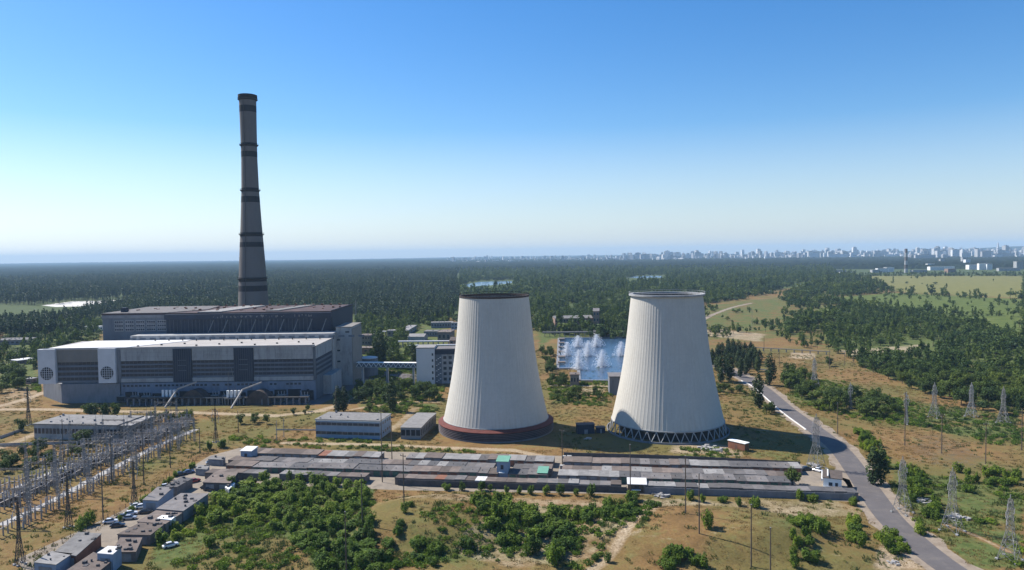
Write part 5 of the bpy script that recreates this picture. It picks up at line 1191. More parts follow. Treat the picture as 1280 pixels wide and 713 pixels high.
# trees and bushes that stand by themselves; the far woods further below
rng = np.random.default_rng(21)
BUSH = [tag(make_bush(100+k, 900, 2.0, 3.4, size=0.235), '', 'bush') for k in range(4)]+[tag(make_bush(110+k, 640, 1.35, 4.4, size=0.22), '', 'bush') for k in range(3)]
def put(protos, x, y, s, label, group=None, sz=None, z=None):
    p = protos[int(rng.integers(len(protos)))]
    z = float(gz(x, y)) if z is None else z
    return place(p, (float(x), float(y), z-0.05), float(rng.uniform(0, 6.28)), (float(s), float(s), float(s if sz is None else sz)), label, group)
n_bush = 0
T1 = [(192, 703), (200, 668), (240, 655), (262, 625), (292, 606), (330, 603), (380, 600), (455, 603), (464, 622), (455, 645), (440, 660), (470, 690), (510, 705), (500, 716), (440, 716), (395, 713), (385, 690), (350, 668), (290, 655), (232, 668)]
T1b = [(395, 665), (470, 655), (520, 680), (560, 690), (540, 713), (400, 716)]
xs, ys = scatter(T1, 5.5, rng)
for x, y in zip(xs, ys):
    put(BUSH, x, y, rng.uniform(1.0, 1.65), 'green bush in the thicket at the lower left, below the garage rows', 'bushes of the lower left thicket', rng.uniform(.55, 1.35)); n_bush += 1
xs, ys = scatter(T1b, 6.2, rng)
for x, y in zip(xs, ys):
    put(BUSH, x, y, rng.uniform(.7, 1.35), 'green bush around the ivy-grown pole at the bottom', 'bushes around the ivy-grown pole', rng.uniform(.6, 1.1)); n_bush += 1
T2 = [(590, 640), (620, 633), (650, 640), (690, 645), (730, 640), (765, 632), (822, 645), (808, 665), (770, 676), (745, 668), (700, 690), (690, 700), (640, 694), (612, 675), (598, 660)]
xs, ys = scatter(T2, 5.0, rng)
for x, y in zip(xs, ys):
    put(BUSH, x, y, rng.uniform(1.0, 1.65), 'green bush in the thicket between mound and sandy patch', 'bushes of the middle thicket', rng.uniform(.8, 1.4)); n_bush += 1
for poly, sp, lab, grp in (([(985, 668), (1000, 655), (1032, 658), (1040, 672), (1010, 690), (1022, 713), (975, 716), (985, 690)], 4.0, 'green bush in the clump left of the lower right road bend', 'bushes of the lower right clump'),
        ([(1052, 668), (1066, 652), (1080, 672), (1078, 692), (1058, 690)], 4.0, 'green bush in the narrow clump beside the lower right road', 'bushes of the narrow roadside clump'), ([(1092, 668), (1110, 664), (1132, 690), (1128, 698), (1105, 692)], 3.6, 'green bush in the clump touching the road verge at the bottom right', 'bushes touching the road verge'),
        ([(1066, 540), (1080, 536), (1100, 560), (1112, 590), (1098, 590), (1080, 566)], 4.2, 'roadside bush below the long thicket', 'roadside bushes below the thicket'), ([(1128, 588), (1150, 590), (1172, 622), (1180, 660), (1150, 640), (1132, 615)], 4.4, 'bush between the road pylon and the middle pylon', 'bushes between two right-hand pylons'),
        ([(1135, 660), (1150, 658), (1165, 674), (1150, 676)], 3.6, 'bush beside the road opposite the verge clump', 'bushes opposite the verge clump'), ([(1190, 590), (1280, 592), (1280, 612), (1200, 606)], 4.6, 'bush in the belt beneath the dark patch at the right edge', 'bushes beneath the dark patch'), ([(820, 700), (850, 696), (880, 705), (880, 716), (820, 716)], 3.4, 'bush at the bottom edge in the middle of the slope', 'bushes at the bottom edge of the slope')):
    xs, ys = scatter(poly, sp, rng)
    for x, y in zip(xs, ys): put(BUSH, x, y, rng.uniform(.7, 1.25), lab, grp, rng.uniform(.7, 1.2)); n_bush += 1
SINGLE = [(506, 641, .9, 'round bush at the foot of the mound pole'), (513, 633, .6, 'small bush beside the mound pole'), (583, 684, 1.1, 'upright bush on the bare slope left of the pale stones'), (549, 683, .7, 'low bush on the slope below the mound'), (886, 660, 1.2, 'single bush right of the two sandy patch poles'), (791, 627, 1.2, 'bush at the foot of the garage pole'),
          (459, 668, 1.1, 'dark bush under the left thicket pole'), (691, 706, 1.5, 'tall dark bush casting a shadow at the bottom centre'), (111, 657, 1.3, 'round bush on the ochre strip, upper of two'), (99, 667, 1.2, 'round bush on the ochre strip, lower of two'), (262, 682, 1.0, 'round bush standing alone on the brown clearing'), (1066, 632, .9, 'low bush beside the road above the lower clumps'),
          (1210, 615, .9, 'single bush right of the middle pylon top'), (277, 560, 1.2, 'upright bush near the top of the garage yard'), (262, 562, 1.0, 'low bush at the top end of the ochre strip'), (745, 700, .6, 'small bush on the sandy slope'), (760, 703, .7, 'second small bush on the sandy slope')]
for px, py, s, lb in SINGLE:
    x, y, z = at(px, py); put(BUSH, x, y, s, lb, None, s*1.1)
for pts, st, lab, grp, s in (([(560, 613), (600, 614), (650, 617), (700, 619), (740, 620)], 4.2, 'bush of the green row along the garage boundary wall', 'bushes along the garage boundary wall', .95), ([(865, 626), (880, 628), (905, 628)], 4.5, 'bush at the wall right of the two poles', 'bushes at the wall by the poles', .9), ([(925, 632), (942, 634)], 5, 'bush beneath the right end of the boundary wall', 'bushes beneath the wall end', 1.0),
        ([(150, 652), (180, 628), (215, 600), (240, 584)], 3.2, 'hedge bush along the yard fence', 'hedge bushes along the yard fence', .62), ([(700, 645), (690, 660)], 5, 'bush at the centre bottom slope', 'bushes at the centre slope', .8), ([(1000, 625), (1016, 627)], 5, 'bush below the yard house wall', 'bushes below the yard house', .9)):
    for p in smooth_line([on_z(*q) for q in pts], st):
        put(BUSH, p[0]+rng.uniform(-.7, .7), p[1]+rng.uniform(-.7, .7), s*rng.uniform(.75, 1.25), lab, grp); n_bush += 1
print('BUSHES', n_bush)

TREES = [make_tree('broadleaf_tree', 'tree', 'round', 40+k, 900)[0] for k in range(4)]
POP = [make_tree('poplar', 'tree', 'poplar', 60+k, 1000)[0] for k in range(2)]
n_tree = 0
for px, py, h, lb in ((949, 510, 44, 'dark slim poplar beside the road above the bend'), (962, 482, 40, 'poplar standing alone right of the road, behind the bushes'), (901, 478, 34, 'poplar nearest the right cooling tower'), (912, 477, 36, 'second poplar from the right cooling tower'),
                      (422, 517, 34, 'dark double poplar beside the workshop, left stem'), (430, 515, 32, 'dark double poplar beside the workshop, right stem'), (1091, 606, 48, 'dark dense tree beside the road below the bend, left one'), (1101, 606, 50, 'dark dense tree beside the road below the bend, right one'), (491, 514, 40, 'tall poplar on the lawn before the office block'), (470, 455, 34, 'dark poplar behind the round storage tank, left one'), (477, 453, 36, 'dark poplar behind the round storage tank, right one'), (517, 458, 28, 'slim dark tree at the office block corner')):
    x, y, z = at(px, py); H = h*y/F; put(POP, x, y, H/15*1.3, lb, None, H/15); n_tree += 1
for poly, sp, lab, grp, hh in (([(886, 462), (900, 440), (925, 440), (950, 452), (948, 470), (925, 472), (900, 470)], 9, 'poplar in the dense group between right tower and road', 'poplars between right tower and road', 12),
        ([(680, 416), (790, 416), (790, 420), (680, 420)], 9, 'slim poplar in front of the long brick hall', 'poplars before the brick hall', 11)):
    xs, ys = scatter(poly, sp, rng)
    for x, y in zip(xs, ys): put(POP, x, y, rng.uniform(1.1, 1.5)*hh/15, lab, grp, hh/15*rng.uniform(.75, 1.1)); n_tree += 1
AREAS = [([(445, 485), (520, 485), (545, 492), (545, 500), (480, 506), (440, 503)], 8.2, .78, 'tree on the dry lawn before the office block', 'trees on the lawn before the office block'),
    ([(970, 482), (985, 470), (1012, 474), (1045, 500), (1100, 504), (1128, 518), (1120, 530), (1060, 520), (1020, 515), (995, 500)], 9.0, .95, 'tree in the long thicket right of the road', 'trees of the thicket right of the road'),
    ([(885, 487), (930, 487), (935, 495), (890, 495)], 6, .5, 'low tree beside the right cooling tower, below the poplars', 'low trees below the poplars'), ([(955, 512), (968, 512), (968, 520), (957, 520)], 5, .55, 'low tree at the foot of the roadside poplar', 'low trees at the roadside poplar'),
    ([(690, 492), (762, 490), (758, 503), (694, 506)], 9, .55, 'low tree on the dirt in front of the spray pond', 'low trees before the spray pond'), ([(684, 478), (712, 474), (712, 482), (684, 486)], 6, .6, 'tree beside the pump house', 'trees beside the pump house'), ([(676, 440), (690, 440), (694, 470), (682, 470)], 9, .7, 'tree between left tower and pond', 'trees between left tower and pond'),
    ([(188, 526), (245, 522), (248, 528), (190, 531)], 6, .6, 'tree on the edge of the switchyard below the station', 'trees below the station'), ([(296, 528), (335, 524), (335, 532), (300, 534)], 6, .55, 'dark tree below the right transformer housing', 'trees below the right transformer housing'), ([(105, 519), (148, 518), (148, 524), (110, 525)], 5.5, .75, 'tree behind the control building', 'trees behind the control building'),
    ([(0, 575), (40, 565), (70, 570), (50, 590), (0, 600)], 8, .7, 'bright tree left of the switchyard', 'trees left of the switchyard'), ([(50, 575), (90, 560), (98, 566), (60, 586)], 8, .5, 'low tree at the outer switchyard path', 'low trees at the outer path'), ([(0, 470), (26, 468), (30, 488), (0, 492)], 9.5, .95, 'bright green tree left of the grilled panel', 'trees left of the grilled panel'),
    ([(356, 515), (388, 513), (388, 520), (360, 521)], 6, .4, 'low tree along the station apron', 'low trees along the apron')]
for poly, sp, s, lab, grp in AREAS:
    xs, ys = scatter(poly, sp, rng); print('TREES', lab, len(xs))
    for x, y in zip(xs, ys): put(TREES, x, y, s*rng.uniform(.75, 1.2), lab, grp, s*rng.uniform(.75, 1.25)); n_tree += 1
for px, py, s, lb in ((26, 540, .75, 'round tree at the left end of the control building'), (100, 555, .8, 'bright tree in front of the control building, left one'), (108, 557, .85, 'dark tree in front of the control building, right one'), (100, 572, .55, 'yellow-green tree at the outer switchyard path'), (991, 606, .75, 'round bright tree at the right end of the middle garage row'), (462, 516, .6, 'low tree left of the lawn poplar'),
                      (480, 521, .7, 'tree at the foot of the lawn poplar'), (457, 547, .45, 'small tree before the workshop'), (462, 545, .45, 'small tree at the workshop corner'), (640, 505, .6, 'tree hidden by the left tower'), (687, 462, .8, 'dark tree at the left pond corner'), (1036, 458, .8, 'grey-green tree at the thicket edge')):
    x, y, z = at(px, py); put(TREES, x, y, s, lb); n_tree += 1
# the dense wood on the right: nearest trees by themselves
R1 = [(1240, 520), (1190, 505), (1150, 492), (1085, 468), (1052, 446), (1036, 432), (1030, 414), (1060, 398), (1110, 385), (1200, 402), (1280, 425), (1330, 440), (1330, 520)]
wood_x, wood_y = scatter(R1, 8.2, rng, avoid=([(1045, 436), (1165, 430), (1165, 442), (1060, 447)], [(1130, 425), (1180, 425), (1180, 432), (1130, 432)]))
order = np.argsort(np.hypot(wood_x, wood_y)); left = 118
for i in order[:left]:
    put(TREES, wood_x[i], wood_y[i], rng.uniform(.5, 1.2), 'tree in the dense wood at the right, behind the brown land', 'trees of the right-hand wood', rng.uniform(.5, 1.25))
print('TREES', n_tree, left, len(wood_x))

# ---------------------------------------------------------------- far woods and weeds (uncountable)
VAULT = bpy.data.collections.new('vault')
def proto_of(mb_list, name):
    m = MB(); mats = []
    for mb, mat in mb_list:
        mi = len(mats); mats.append(mat); m.add(mb.v, mb.f, mi)
    me = bpy.data.meshes.new(name); me.from_pydata(m.v, [], m.f)
    for q in mats: me.materials.append(MATS[q])
    me.polygons.foreach_set('material_index', m.m); me.update()
    o = bpy.data.objects.new(name, me); return o
def far_tree(kind, seed, n):
    r_ = np.random.default_rng(seed)
    if kind in ('round', 'tall', 'wide'):
        a_, b_ = {'round': (1, 1), 'tall': (.6, 1.45), 'wide': (1.25, .62)}[kind]
        mb = leaf_mesh('c', '', lobes_round(r_, 3.8, 2.2, 8.2, 7), n, 0.90, seed, up=1.0); mb.v = [(x*a_, y*a_, z*b_) for x, y, z in mb.v]; return [(mb, 'leaf_tree'), (MB().bar((0, 0, 0), (0, 0, 4), .25, 4), 'bark')]
    lb = [(0, 0, z, w_, w_, 1.8) for z, w_ in ((6, 1.5), (8.5, 2.2), (11, 1.9), (13.5, 1.0))]
    mb = leaf_mesh('c', '', lb, n, 0.9, seed, up=0.8); return [(mb, 'leaf_pine'), (MB().bar((0, 0, 0), (0, 0, 11), .22, 4), 'bark')]
def tuft(seed, n, r, h, mat):
    r_ = np.random.default_rng(seed); m = MB()
    for k in range(n):
        a = r_.uniform(0, 6.28); d = r*math.sqrt(r_.random()); x, y = d*math.cos(a), d*math.sin(a); hh = h*r_.uniform(.5, 1.2); w_ = r_.uniform(.05, .14); b_ = r_.uniform(0, 6.28); lx, ly = r_.normal(0, .3*h), r_.normal(0, .3*h)
        m.add([(x-w_*math.cos(b_), y-w_*math.sin(b_), 0), (x+w_*math.cos(b_), y+w_*math.sin(b_), 0), (x+lx, y+ly, hh)], [(0, 1, 2)])
    return [(m, mat)]
def spread(name, protos, X, Y, S, kind='stuff', seed=0, label=None, Z=None):
    col = bpy.data.collections.new(name+'_kinds')
    for p in protos: col.objects.link(p)
    Z = gz(X, Y) if Z is None else Z
    me = bpy.data.meshes.new(name); me.from_pydata(np.stack([X, Y, Z], 1).tolist(), [], [])
    a = me.attributes.new('size', 'FLOAT', 'POINT'); a.data.foreach_set('value', np.asarray(S, np.float32))
    o = bpy.data.objects.new(name, me); COL.objects.link(o); o['kind'] = kind
    if label: o['label'] = label
    ng = bpy.data.node_groups.new(name, 'GeometryNodeTree')
    ng.interface.new_socket('Geometry', in_out='INPUT', socket_type='NodeSocketGeometry'); ng.interface.new_socket('Geometry', in_out='OUTPUT', socket_type='NodeSocketGeometry')
    I = ng.nodes.new('NodeGroupInput'); O = ng.nodes.new('NodeGroupOutput'); ip = ng.nodes.new('GeometryNodeInstanceOnPoints'); ci = ng.nodes.new('GeometryNodeCollectionInfo')
    ci.inputs[0].default_value = col; ci.inputs['Separate Children'].default_value = True; ci.inputs['Reset Children'].default_value = True
    ip.inputs['Pick Instance'].default_value = True
    na = ng.nodes.new('GeometryNodeInputNamedAttribute'); na.data_type = 'FLOAT'; na.inputs[0].default_value = 'size'
    rv = ng.nodes.new('FunctionNodeRandomValue'); rv.data_type = 'FLOAT_VECTOR'; rv.inputs[0].default_value = (0, 0, 0); rv.inputs[1].default_value = (0.06, 0.06, 6.283); rv.inputs['Seed'].default_value = seed
    lk = ng.links.new
    lk(I.outputs[0], ip.inputs['Points']); lk(ci.outputs[0], ip.inputs['Instance']); lk(na.outputs[0], ip.inputs['Scale']); lk(rv.outputs[0], ip.inputs['Rotation']); lk(ip.outputs[0], O.inputs[0])
    md = o.modifiers.new('spread', 'NODES'); md.node_group = ng; return o
ROUND = [proto_of(far_tree('round', 300+k, 130), 'wood_tree') for k in range(4)]+[proto_of(far_tree('tall', 310+k, 130), 'tall_wood_tree') for k in range(2)]+[proto_of(far_tree('wide', 315+k, 110), 'wide_wood_tree') for k in range(2)]; PINES = [proto_of(far_tree('pine', 320+k, 90), 'wood_pine') for k in range(4)]
def field_pts(r0, r1, sp, poly, avoid, seed, dens=None):
    """points over a ring sector whose photograph position lies in poly"""
    r_ = np.random.default_rng(seed); n = int((r1*r1-r0*r0)*0.5*R(92)/sp**2)
    rr = np.sqrt(r_.uniform(r0*r0, r1*r1, n)); th = r_.uniform(R(-46), R(46), n); X = rr*np.sin(th); Y = rr*np.cos(th)
    px, py = proj(X, Y); k = inpoly(px, py, poly)
    for a in avoid: k &= ~inpoly(px, py, a)
    if dens is not None:
        v = np.sin(X/71+np.sin(Y/93))*np.sin(Y/67+1.3*np.sin(X/110))+0.5*np.sin(X/23+Y/31); k &= v > dens
    return X[k], Y[k]
LAKES = [[(572, 358), (600, 351.3), (644, 350.6), (644, 360), (614, 365), (588, 366)], [(778, 349), (800, 344.5), (832, 344.2), (832, 353), (800, 355), (782, 354)]]
CLEAR_L = [(-80, 381), (60, 382), (100, 378), (165, 374), (165, 382), (120, 388), (95, 398), (60, 402), (-80, 408)]
PLANT = [(-300, 428), (-300, 720), (1500, 720), (1500, 423), (880, 423), (860, 408), (795, 424), (690, 424), (570, 440), (560, 406), (535, 411), (505, 428), (495, 440), (440, 440), (440, 396), (128, 396), (100, 420), (40, 424)]
FIELDS = [p for p, _ in FIELD]
BROWN = [(862, 385), (900, 378), (960, 372), (985, 380), (975, 400), (990, 425), (1060, 445), (1280, 520), (1280, 720), (860, 720)]
ROADS = [[(872, 405), (892, 390), (916, 379), (985, 360), (1012, 350), (1020, 356), (985, 368), (922, 386), (898, 398), (886, 408)]]
LIGHTWOOD = [(-420, 352), (-420, 382), (60, 378), (160, 372), (440, 372), (440, 352), (300, 345), (60, 347)]
PINEPOLY = [(-420, 330), (-420, 425), (120, 425), (128, 396), (300, 396), (440, 396), (470, 404), (540, 404), (565, 396), (575, 372), (570, 350), (575, 335), (600, 318), (300, 316)]
X, Y = field_pts(560, 1500, 7.2, PINEPOLY, [CLEAR_L, PLANT], 1, -1.0)
k_ = ~(inpoly(*proj(X, Y), LIGHTWOOD) & (np.random.default_rng(1).random(len(X)) < 0.6)); XL, YL = X[~k_], Y[~k_]; X, Y = X[k_], Y[k_]
X2, Y2 = field_pts(1500, 3600, 12.5, PINEPOLY, [CLEAR_L], 2, -1.15)
print('PINES', len(X), len(X2))
r_ = np.random.default_rng(9)
spread('pine_forest', PINES, np.append(X, X2), np.append(Y, Y2), np.append(np.clip(r_.lognormal(-.02, .2, len(X)), .5, 1.4), np.clip(r_.lognormal(.25, .22, len(X2)), .7, 1.9)), seed=1, label='dark pine forest stretching behind the power station')
BLPOLY = [(560, 396), (575, 372), (575, 340), (600, 330), (1700, 322), (1700, 420), (1280, 425), (1110, 388), (985, 420), (890, 425), (860, 408), (795, 424), (690, 424), (600, 430)]
X, Y = field_pts(480, 1500, 8.6, BLPOLY, LAKES+FIELDS+[PLANT, BROWN]+ROADS, 3, -0.5)
X2, Y2 = field_pts(1500, 3600, 14.5, BLPOLY, LAKES+FIELDS+ROADS+[[(1040, 322), (1700, 322), (1700, 345), (1040, 346)]], 4, -1.05)
X3, Y3 = field_pts(470, 1100, 12, [(862, 385), (900, 378), (1000, 380), (1045, 376), (1040, 415), (1050, 446), (1000, 436), (960, 415), (880, 425)], ROADS, 5, -0.1)
extra = order[left:]
XX = np.concatenate([X, X2, X3, wood_x[extra], XL]); YY = np.concatenate([Y, Y2, Y3, wood_y[extra], YL]); SS = np.concatenate([np.clip(r_.lognormal(-.12, .33, len(X)), .35, 1.7), np.clip(r_.lognormal(.25, .3, len(X2)), .6, 2.2), r_.uniform(.4, .9, len(X3)), r_.uniform(.45, 1.2, len(extra)), r_.uniform(.8, 1.5, len(XL))])
print('ROUND', len(XX))
spread('broadleaf_forest', ROUND, XX, YY, SS, seed=2, label='green broadleaf woodland beyond the cooling towers')
# mixed trees round the settlement at the left and behind the plant buildings
X, Y = field_pts(420, 1100, 10.5, [(-60, 470), (-60, 402), (60, 402), (128, 396), (128, 424), (110, 432), (50, 450), (40, 468)], [[(-12, 428), (38, 428), (38, 436), (-12, 436)], [(20, 452), (46, 452), (46, 460), (20, 460)]], 6)
X2, Y2 = field_pts(480, 1000, 7.5, [(446, 398), (560, 400), (562, 436), (530, 440), (500, 452), (446, 462)], [[(507, 411), (532, 411), (532, 430), (507, 430)], [(482, 420), (497, 420), (497, 432), (482, 432)], [(528, 408), (566, 408), (566, 430), (528, 430)], [(446, 424), (466, 424), (466, 446), (446, 446)], [(496, 430), (576, 430), (576, 444), (496, 444)]], 7)
X3, Y3 = field_pts(430, 820, 12, [(672, 400), (795, 398), (795, 411), (672, 411)], [[(690, 390), (752, 390), (752, 414), (690, 414)]], 8)
X = np.concatenate([X, X2, X3]); Y = np.concatenate([Y, Y2, Y3]); spread('settlement_woods', ROUND, X, Y, r_.uniform(.6, 1.2, len(X)), seed=3, label='loose green woods around the plant outbuildings')
# tree belts on the fields
X = []; Y = []
r9 = np.random.default_rng(19)
a_, b_ = field_pts(650, 1700, 27, [(1000, 372), (1060, 374), (1120, 368), (1280, 376), (1280, 430), (1200, 402), (1110, 386), (1040, 392), (1000, 396)], [], 12, -0.3); X += a_.tolist(); Y += b_.tolist()
a_, b_ = field_pts(1000, 3000, 60, [(1075, 346), (1280, 346), (1280, 374), (1120, 366)], [], 13, 0.55); X += a_.tolist(); Y += b_.tolist()
for a, b, n in (((1085, 367), (1232, 373), 60), ((1120, 392), (1280, 396), 30), ((1060, 381), (1110, 384), 30), ((1010, 352), (1075, 347), 70), ((1050, 345.2), (1300, 345.2), 260), ((1050, 343), (1300, 342.5), 160), ((900, 362), (1010, 372), 60), ((860, 398), (890, 384), 10)):
    A, B = np.array(on_z(*a)), np.array(on_z(*b)); q = r_.random(n); P = A+(B-A)*q[:, None]+r_.normal(0, 6, (n, 2)); X += P[:, 0].tolist(); Y += P[:, 1].tolist()
spread('field_tree_belt', ROUND, np.array(X), np.array(Y), r_.uniform(.35, 1.1, len(X)), seed=4, label='thin tree belts between the fields')
# canopy of the forest too far off to tell trees apart
def far_canopy():
    rs = np.geomspace(3400, 23500, 150); ta = np.linspace(-47, 47, 420)*math.pi/180; RR, TT = np.meshgrid(rs, ta, indexing='ij'); r2 = np.random.default_rng(2)
    X = RR*np.sin(TT); Y = RR*np.cos(TT); Z = r2.uniform(9, 19, X.shape); Z[0] = -1; Z += np.clip((RR-9000)/20000, 0, 1)*14*np.sin(X/2300+1)
    px, py = proj(X, Y); V = np.stack([X, Y, Z], -1); n, k = X.shape
    idx = np.arange(n*k).reshape(n, k)
    q = np.stack([idx[:-1, :-1], idx[:-1, 1:], idx[1:, 1:], idx[1:, :-1]], -1).reshape(-1, 4)
    me = bpy.data.meshes.new('far_forest'); me.from_pydata(V.reshape(-1, 3).tolist(), [], q.tolist()); me.materials.append(MATS['far_woods']); me.update()
    o = bpy.data.objects.new('far_forest', me); COL.objects.link(o); o['kind'] = 'stuff'; o['label'] = 'blue hazy forest canopy reaching the horizon'
far_canopy()
# weeds and dry grass over the open ground
G1 = [proto_of(tuft(400+k, 26, .8, .7, 'leaf_grass'), 'grass_tuft') for k in range(3)]; G2 = [proto_of(tuft(420+k, 24, .9, .34, 'leaf_dry'), 'dry_tuft') for k in range(3)]
BARE = [[(0, 660), (245, 536), (238, 530), (0, 610)], [(250, 606), (262, 570), (300, 560), (700, 570), (1000, 582), (1068, 605), (1080, 630), (950, 622), (500, 614), (330, 608)], [(60, 713), (150, 642), (260, 570), (300, 600), (200, 680), (140, 720)],
        [(556, 560), (545, 530), (690, 530), (700, 560), (640, 566)], [(758, 560), (750, 540), (905, 540), (910, 560)]]
def open_pts(n, r0, r1, seed):
    r_ = np.random.default_rng(seed); rr = np.sqrt(r_.uniform(r0*r0, r1*r1, n)); th = r_.uniform(R(-42), R(42), n); X = rr*np.sin(th); Y = rr*np.cos(th); px, py = proj(X, Y); k = np.ones(n, bool)
    for a in BARE: k &= ~inpoly(px, py, a)
    k &= ~((py < 512) & (px < 460) & (px > 52)); d = dist_line(X, Y, ROAD); k &= d > 6.5
    for pts, hw, s in TRACKS: k &= dist_line(X, Y, [on_z(*p) for p in pts]) > hw
    g = np.zeros(n)
    for p, s in GRASS: g = np.maximum(g, inpoly(px, py, p)*s)
    return X[k], Y[k], g[k], r_
X, Y, g, r_ = open_pts(190000, 165, 620, 31)
v = np.sin(X/9+np.sin(Y/7))*np.sin(Y/11+np.sin(X/13)); sel = (r_.random(len(X)) < 0.03+0.4*g) & (v > -0.35-0.4*g)
spread('grass', G1, X[sel], Y[sel], r_.uniform(.6, 1.5, sel.sum()), seed=6, label='green weeds and grass on the open ground')
sel2 = (~sel) & (v < 0.25) & (r_.random(len(X)) < 0.3)
spread('dry_grass', G2, X[sel2], Y[sel2], r_.uniform(.5, 1.2, sel2.sum()), seed=7, label='dry straw-coloured grass on the bare ground')
LOW = [proto_of([(leaf_mesh('u', '', [(0, 0, .5, 1.3, 1.3, .6), (.8, .3, .7, .8, .8, .5), (-.7, .4, .4, .8, .8, .5)], 80, .26, 440+k), 'leaf_bush')], 'weed_clump') for k in range(3)]
sel3 = (g > 0.35) & (r_.random(len(X)) < np.where(proj(X, Y)[0] > 950, 0.07, 0.24)*g) & (v > -0.35)
X4, Y4 = [], []
for poly in (T1, T2, T1b, [(985, 500), (1060, 512), (1130, 516), (1200, 524), (1280, 534), (1280, 556), (1235, 558), (1200, 540), (1130, 532), (1060, 524)], [(1180, 525), (1110, 512), (1130, 500), (1180, 515), (1210, 525)]):
    a, b = scatter(poly, 2.6 if poly in (T1, T2, T1b) else 3.2, r_); X4 += a.tolist(); Y4 += b.tolist()
X4 = np.array(X4); Y4 = np.array(Y4); kk = np.sin(X4/9)*np.sin(Y4/13+1) > -0.1
XX = np.concatenate([X[sel3], X4[kk]]); YY = np.concatenate([Y[sel3], Y4[kk]])
spread('undergrowth', LOW, XX, YY, r_.uniform(.5, 1.3, len(XX)), seed=8, label='low green undergrowth spreading between bushes')
print('TUFTS', sel.sum(), sel2.sum(), len(XX))
# ---------------------------------------------------------------- the city on the horizon
def make_block(kind, label, group):
    if kind == 'slab': L, D, H = 62, 14, 44
    elif kind == 'tower': L, D, H = 26, 24, 72
    elif kind == 'long': L, D, H = 110, 14, 28
    else: L, D, H = 46, 20, 58
    t = thing('apartment_block', label, 'apartment block', (0, 0, 0), 0, group)
    MB().box(-L/2, L/2, -D/2, D/2, 0, H).build('wall', 'city_wall', t)
    w_ = MB(); fl = int(H/2.9); 
    for k in range(1, fl, 2): w_.box(-L/2+1, L/2-1, -D/2-0.2, -D/2-0.02, k*2.9, k*2.9+1.5)
    w_.build('window_band', 'city_window', t)
    MB().box(-L*.2, L*.2, -D*.3, D*.3, H, H+4).box(-L/2-.2, L/2+.2, -D/2-.2, -D/2+.5, H, H+.8).build('roof', 'felt_light', t)
    return t
rc = np.random.default_rng(77)
KINDS = ['slab', 'tower', 'long', 'step']
ZONES = [('far pale apartment block on the skyline left of the right tower', 'skyline blocks left of the right tower', 40, (545, 785), 9200, 11500, .75), ('far pale apartment block on the skyline above the long woods', 'skyline blocks above the long woods', 78, (780, 1060), 7400, 10000, 1.15),
         ('pale apartment block on the skyline around the striped chimney', 'skyline blocks around the striped chimney', 78, (1000, 1190), 6600, 9400, 1.15), ('pale apartment block on the rising city edge at the far right', 'blocks on the far right city edge', 72, (1150, 1295), 5000, 9000, 1.1),
         ('low hazy block on the horizon line behind the pine wood', 'blocks on the horizon line', 22, (560, 900), 10500, 12500, .7)]
def hill_z(x, y):
    if y < 10200: return 0.0
    return 0.0
for lab, grp, n, (a, b), d0, d1, s in ZONES:
    protos = [make_block(k, lab, grp) for k in KINDS]
    for i in range(n):
        px = rc.uniform(a, b); d = rc.uniform(d0, d1); x = (px-640)/F*d
        p = protos[int(rc.choice(4, p=(.4, .2, .2, .2)))]
        place(p, (x, d, -1), rc.uniform(-.6, .6), float(s*rc.uniform(.75, 1.35)), lab, grp)
# the mass of the city behind, too fine to count
def city_mass():
    kinds = []
    for L, D, H in ((40, 16, 30), (24, 22, 52), (70, 14, 24), (30, 18, 70), (16, 16, 45)):
        b = MB().box(-L/2, L/2, -D/2, D/2, 0, H).box(-L*.2, L*.2, -D*.3, D*.3, H, H+4); q = MB()
        for k in range(1, int(H/2.9), 2): q.box(-L/2+1, L/2-1, -D/2-.2, -D/2-.02, k*2.9, k*2.9+1.5)
        kinds.append(proto_of([(b, 'city_wall'), (q, 'city_window')], 'city_house'))
    r2 = np.random.default_rng(5); n = 900; px = 560+740*r2.random(n)**0.72; d = r2.uniform(6800, 11800, n)*np.where(px > 1130, .85, 1.0)
    X = (px-640)/F*d; spread('distant_city', kinds, X, d, r2.uniform(.6, 1.35, n)*np.where(px < 760, .7, 1.0), seed=9, label='hazy mass of far city blocks along the horizon', Z=np.full(n, -1.0))
city_mass()
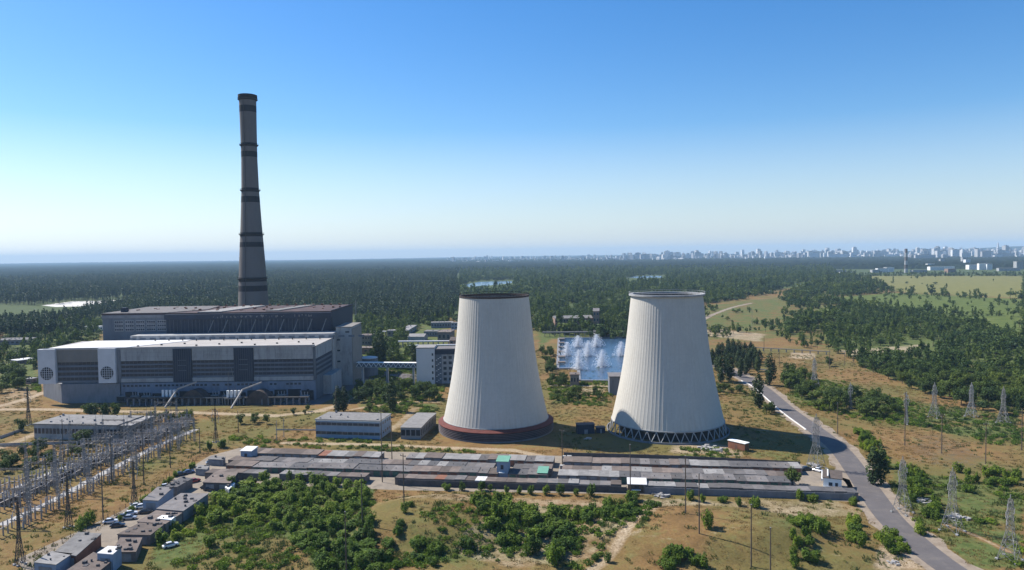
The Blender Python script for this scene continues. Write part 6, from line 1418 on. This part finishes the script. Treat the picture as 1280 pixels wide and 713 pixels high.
# works and depots before the city
for k, (px, py, w_, h, mat) in enumerate(((1104, 340.5, 40, 14, 'white_paint'), (1113, 340, 30, 16, 'white_paint'), (1095, 341, 26, 10, 'pale_concrete'), (1164, 336, 28, 20, 'white_paint'), (1172, 338, 60, 14, 'white_paint'), (1184, 337, 55, 12, 'white_paint'), (1206, 331, 22, 36, 'pale_concrete'), (1210, 332.5, 22, 30, 'white_paint'), (1220, 337, 60, 18, 'white_paint'),
        (1230, 337.5, 34, 24, 'white_paint'), (1237, 337.5, 20, 22, 'white_paint'), (1190, 341, 30, 13, 'brick'), (1178, 330, 20, 26, 'pale_concrete'), (1275, 337, 26, 30, 'pale_concrete'), (1262, 339, 70, 10, 'pale_concrete'), (1150, 341, 50, 9, 'pale_concrete'), (1000, 338, 70, 8, 'pale_concrete'), (1012, 342, 90, 7, 'pale_concrete'), (1030, 340, 60, 8, 'pale_concrete'), (1022, 346, 60, 6, 'felt_light'), (1047, 341, 60, 9, 'pale_concrete'), (1060, 343, 50, 8, 'pale_concrete'),
        (960, 325, 60, 30, 'white_paint'), (972, 324, 34, 26, 'white_paint'), (984, 325, 100, 14, 'white_paint'), (886, 322, 50, 30, 'white_paint'), (870, 320, 40, 30, 'white_paint'))):
    x, y = on_z(px, py); hn = ['white', 'pale'][mat != 'white_paint']
    t = thing('depot', '%s flat-roofed works building beyond the yellow field' % hn if px > 1080 else '%s low depot among the distant woods' % hn, 'works building', (x, y, 0), float(rc.uniform(-.2, .2)), '%s works beyond the field' % hn if px > 1080 else '%s depots among the woods' % hn)
    MB().box(-w_/2, w_/2, 0, 18, 0, h).build('wall', mat, t); MB().box(-w_/2-.4, w_/2+.4, -.4, 18.4, h, h+.8).build('roof', 'felt_light', t)
    g = MB(); 
    for z in range(2, int(h)-3, 4): g.box(-w_/2+2, w_/2-2, -.15, -.02, z+.8, z+2.2)
    g.build('window_band', 'city_window', t)
def stripe_chimney(px, py, h, r, label, name='striped_chimney'):
    x, y = on_z(px, py); t = thing(name, label, 'chimney', (x, y, 0)); n = 6
    MB().lathe([(r, 0), (r*.65, h)], 16).build('shaft', 'pale_concrete', t, smooth=True)
    for k in range(n):
        if k % 2: a, b = h*(k/n), h*((k+1)/n); f = lambda z: r*(1-.35*z/h)+.12; MB().lathe([(f(a), a), (f(b), b)], 16).build('stripe', 'felt_brown', t, smooth=True)
    MB().lathe([(r*.65+.3, h-.8), (r*.65+.3, h+.4), (r*.5, h+.4)], 16).build('rim', 'rust', t)
stripe_chimney(1132.5, 341, 84, 6.2, 'pale chimney with reddish bands standing beyond the yellow field')
def mast(px, d, h, label):
    x = (px-640)/F*d; t = thing('radio_mast', label, 'mast', (x, d, 0)); m = MB(); lattice(m, (0, 0, 0), (0, 0, h*.6), 40, 12, 6, 2.6); lattice(m, (0, 0, h*.6), (0, 0, h), 9, 3, 6, 2.2); m.build('tower', 'white_metal', t); MB().box(-12, 12, -12, 12, h*.6, h*.6+6).build('platform', 'white_metal', t)
mast(1247.5, 6600, 130, 'slender pale mast on the skyline at the far right')
# ---------------------------------------------------------------- the air
def haze():
    o = MB().box(-24500, 24500, -24500, 24500, -4.5, 262).build('haze', 'haze_air'); o['kind'] = 'stuff'; o['label'] = 'thin blue summer haze'
m = bpy.data.materials.new('haze_air'); m.use_nodes = True; t = m.node_tree; t.nodes.remove(t.nodes['Principled BSDF']); pv = N(t, 'VolumePrincipled')
pv.inputs['Color'].default_value = HAZE_COLOR+(1,); pv.inputs['Density'].default_value = HAZE_DENSITY; pv.inputs['Anisotropy'].default_value = 0.0; t.links.new(pv.outputs[0], t.nodes['Material Output'].inputs['Volume']); MATS['haze_air'] = m
haze()
